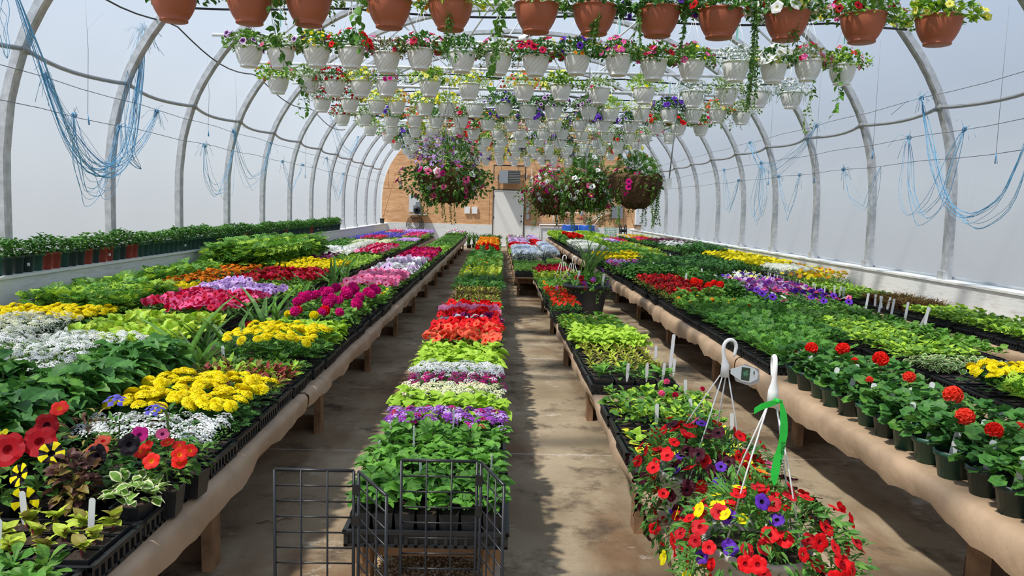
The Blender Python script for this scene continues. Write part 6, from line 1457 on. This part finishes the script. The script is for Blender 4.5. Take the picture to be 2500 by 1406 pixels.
r = thing('pump', 'grey pump unit with black intake on a wall shelf left of the door', 'pump', (-2.85, YW-.28, 1.08)); g = G(); g.box(-.34, -.05, 0, .34, .27, .03); part('shelf', g, [GREYL], r, False)
g = G(); g.box(-.16, -.04, .03, .12, .22, .34); g.box(-.08, -.02, .34, .10, .16, .46); ph_ = part('housing', g, [GREYM], r, False)
g = G(); g.lathe([(.05, .05), (.12, .05), (.13, 0), (.0, 0)], 24); o = part('intake', g, [DARKMETAL], ph_); o.location = (-.03, -.04, .17); o.rotation_euler = (PI/2, 0, 0)
g = G(); g.box(-.36, .27, .1, .02, .279, .72); part('back_board', g, [plain('grey_white_board', (.62, .63, .62))], r, False)
g = G()
for j in range(5): g.tube([(-.05+.0*j+(.42-.05*j)*math.cos(t)*.75, .05+.012*j, -.30+(.34-.05*j)*math.sin(t)) for t in np.linspace(.2, 2*PI+.2, 22)], .012, 6)
one('hose_coil', g, [HOSE], 'coiled black hoses hanging beneath the pump shelf', 'hose').location = (-2.9, YW-.24, 1.02)
wires_ = G()
for a, b, c, d in ((-.90, 2.90, -.55, 2.35), (1.75, 2.95, 1.50, 2.40)): wires_ = G(); wires_.box(-.012, -.02, 0, .012, 0, math.hypot(c-a, d-b)); o = one('brace_bar', wires_, [DARKMETAL], 'dark slanting bar fixed to plywood %s of the heater' % ('left' if a < 0 else 'right'), 'bar', 'dark bars beside the heater', smooth=False); o.location = (c, YW-.002, d); o.rotation_euler = (0, math.atan2(a-c, b-d), 0)
r = thing('exhaust_fan', 'round fan with wire guard high on the right of the plywood', 'fan', (2.15, YW-.10, 2.75)); g = G()
for q in np.linspace(.06, .36, 7): g.tube([(q*math.cos(t), 0, q*math.sin(t)) for t in np.linspace(0, 2*PI, 25)], .004, 4, 0, False)
for t in np.linspace(0, PI, 9)[:-1]: g.tube([(-.36*math.cos(t), 0, -.36*math.sin(t)), (.36*math.cos(t), 0, .36*math.sin(t))], .004, 4)
part('guard', g, [DARKMETAL], r); g = G(); g.lathe([(0, .04), (.06, .03), (.07, -.04)], 16); o = part('motor', g, [DARKMETAL], r); o.rotation_euler = (PI/2, 0, 0)
# things on the knee walls' ends
g = G(); g.lathe([(0, 0), (.065, 0), (.085, .17), (.088, .18), (.08, .18), (0, .16)], 18); o = one('black_pot', g, [TRAY], 'empty black pot standing on the left knee wall corner', 'pot'); o.location = (-4.08, 27.7, KW+.001)
r = thing('wood_block_stack', 'stack of short boards on the right knee wall corner', 'wood', (4.98, 27.3, KW+.001)); g = G(); g.box(-.13, -.2, .02, .13, .2, .16); part('block', g, [plain('pale_timber2', (.55, .42, .30), rough=.8)], r, False); g = G(); g.box(-.17, -.26, .16, .17, .26, .19); part('top_board', g, [WOODD], r, False)
g = G(); g.box(-.015, -.05, 0, .015, .05, .34); o = one('wall_thermometer', g, [WHITE], 'long white thermometer hung on the right film', 'thermometer', smooth=False); o.location = (4.84, 24.15, 1.10)
r = thing('wire_crate', 'green wire crate near the back right corner', 'crate', (3.95, 27.0, .42)); g = G()
for z in np.linspace(0, .42, 8): g.tube([(-.2, -.15, z), (.2, -.15, z), (.2, .15, z), (-.2, .15, z), (-.2, -.15, z)], .005, 4)
for x in np.linspace(-.2, .2, 8): g.tube([(x, -.15, 0), (x, -.15, .42)], .004, 4); g.tube([(x, .15, 0), (x, .15, .42)], .004, 4)
part('crate', g, [plain('green_wire', (.08, .30, .20), rough=.5)], r)
g = G(); g.box(-.25, -.2, 0, .25, .2, .42); o = one('crate_stand', g, [WOODD], 'low wooden stand under the green wire crate', 'stand', smooth=False); o.location = (3.95, 27.0, 0)
r = thing('hose_reel', 'black wheeled hose reel at the back right corner', 'hose reel', (4.42, 27.3, .72)); g = G()
for s_ in (-.09, .09): g.tube([(s_, .2*math.cos(t), .2*math.sin(t)) for t in np.linspace(0, 2*PI, 25)], .022, 6, 0, False)
g.tube([(-.12, 0, 0), (.12, 0, 0)], .05, 12); part('reel', g, [DARKMETAL], r); g = G(); g.box(-.12, -.15, -.72, .12, .15, -.16); part('stand', g, [DARKMETAL], r, False)
# control box on a rod, ceiling fan
r = thing('sensor_box', 'white sensor box hanging on a dark rod at the right', 'sensor', (2.47, 11.3, 1.74)); g = G(); g.box(-.035, -.02, 0, .035, .02, .15); part('box', g, [WHITE], r, False); g = G(); g.tube([(0, 0, .15), (.10, .0, 1.62)], .010, 6); part('rod', g, [PIPEG], r)
r = thing('ceiling_fan', 'white ceiling fan with dark blades under the ridge', 'fan', (.40, 13.9, 4.32)); g = G(); g.lathe([(0, -.06), (.10, -.05), (.14, -.01), (.13, .05), (.05, .08), (.02, .10)], 24); part('motor_housing', g, [WHITE], r); g = G(); g.tube([(0, 0, .08), (0, 0, .46)], .014, 8); part('down_rod', g, [WHITE], r)
for i in range(4): a = i*PI/2+.35; g = G(); g.add([(.13, -.04, .02), (.62, -.075, .01), (.62, .075, .03), (.13, .04, .03), (.13, -.04, .026), (.62, -.075, .016), (.62, .075, .036), (.13, .04, .036)], [(0, 1, 2, 3), (7, 6, 5, 4), (0, 4, 5, 1), (1, 5, 6, 2), (2, 6, 7, 3)]); o = part('blade', g, [plain('fan_blade_wood', (.22, .17, .13), rough=.6)], r, False); o.rotation_euler = (0, 0, a)
# black pots of grass on the floor at the far end of the left aisle
for i, (x, y) in enumerate(((-.95, 26.6), (-.78, 26.9), (-.62, 26.5))): sword(x, y, 0, 'grassy plant in a black pot on the floor left of the door, %s from left' % lth(i), .5, 16, 80+i, .3, 'grasses on the floor by the door')
bpy.context.view_layer.update()
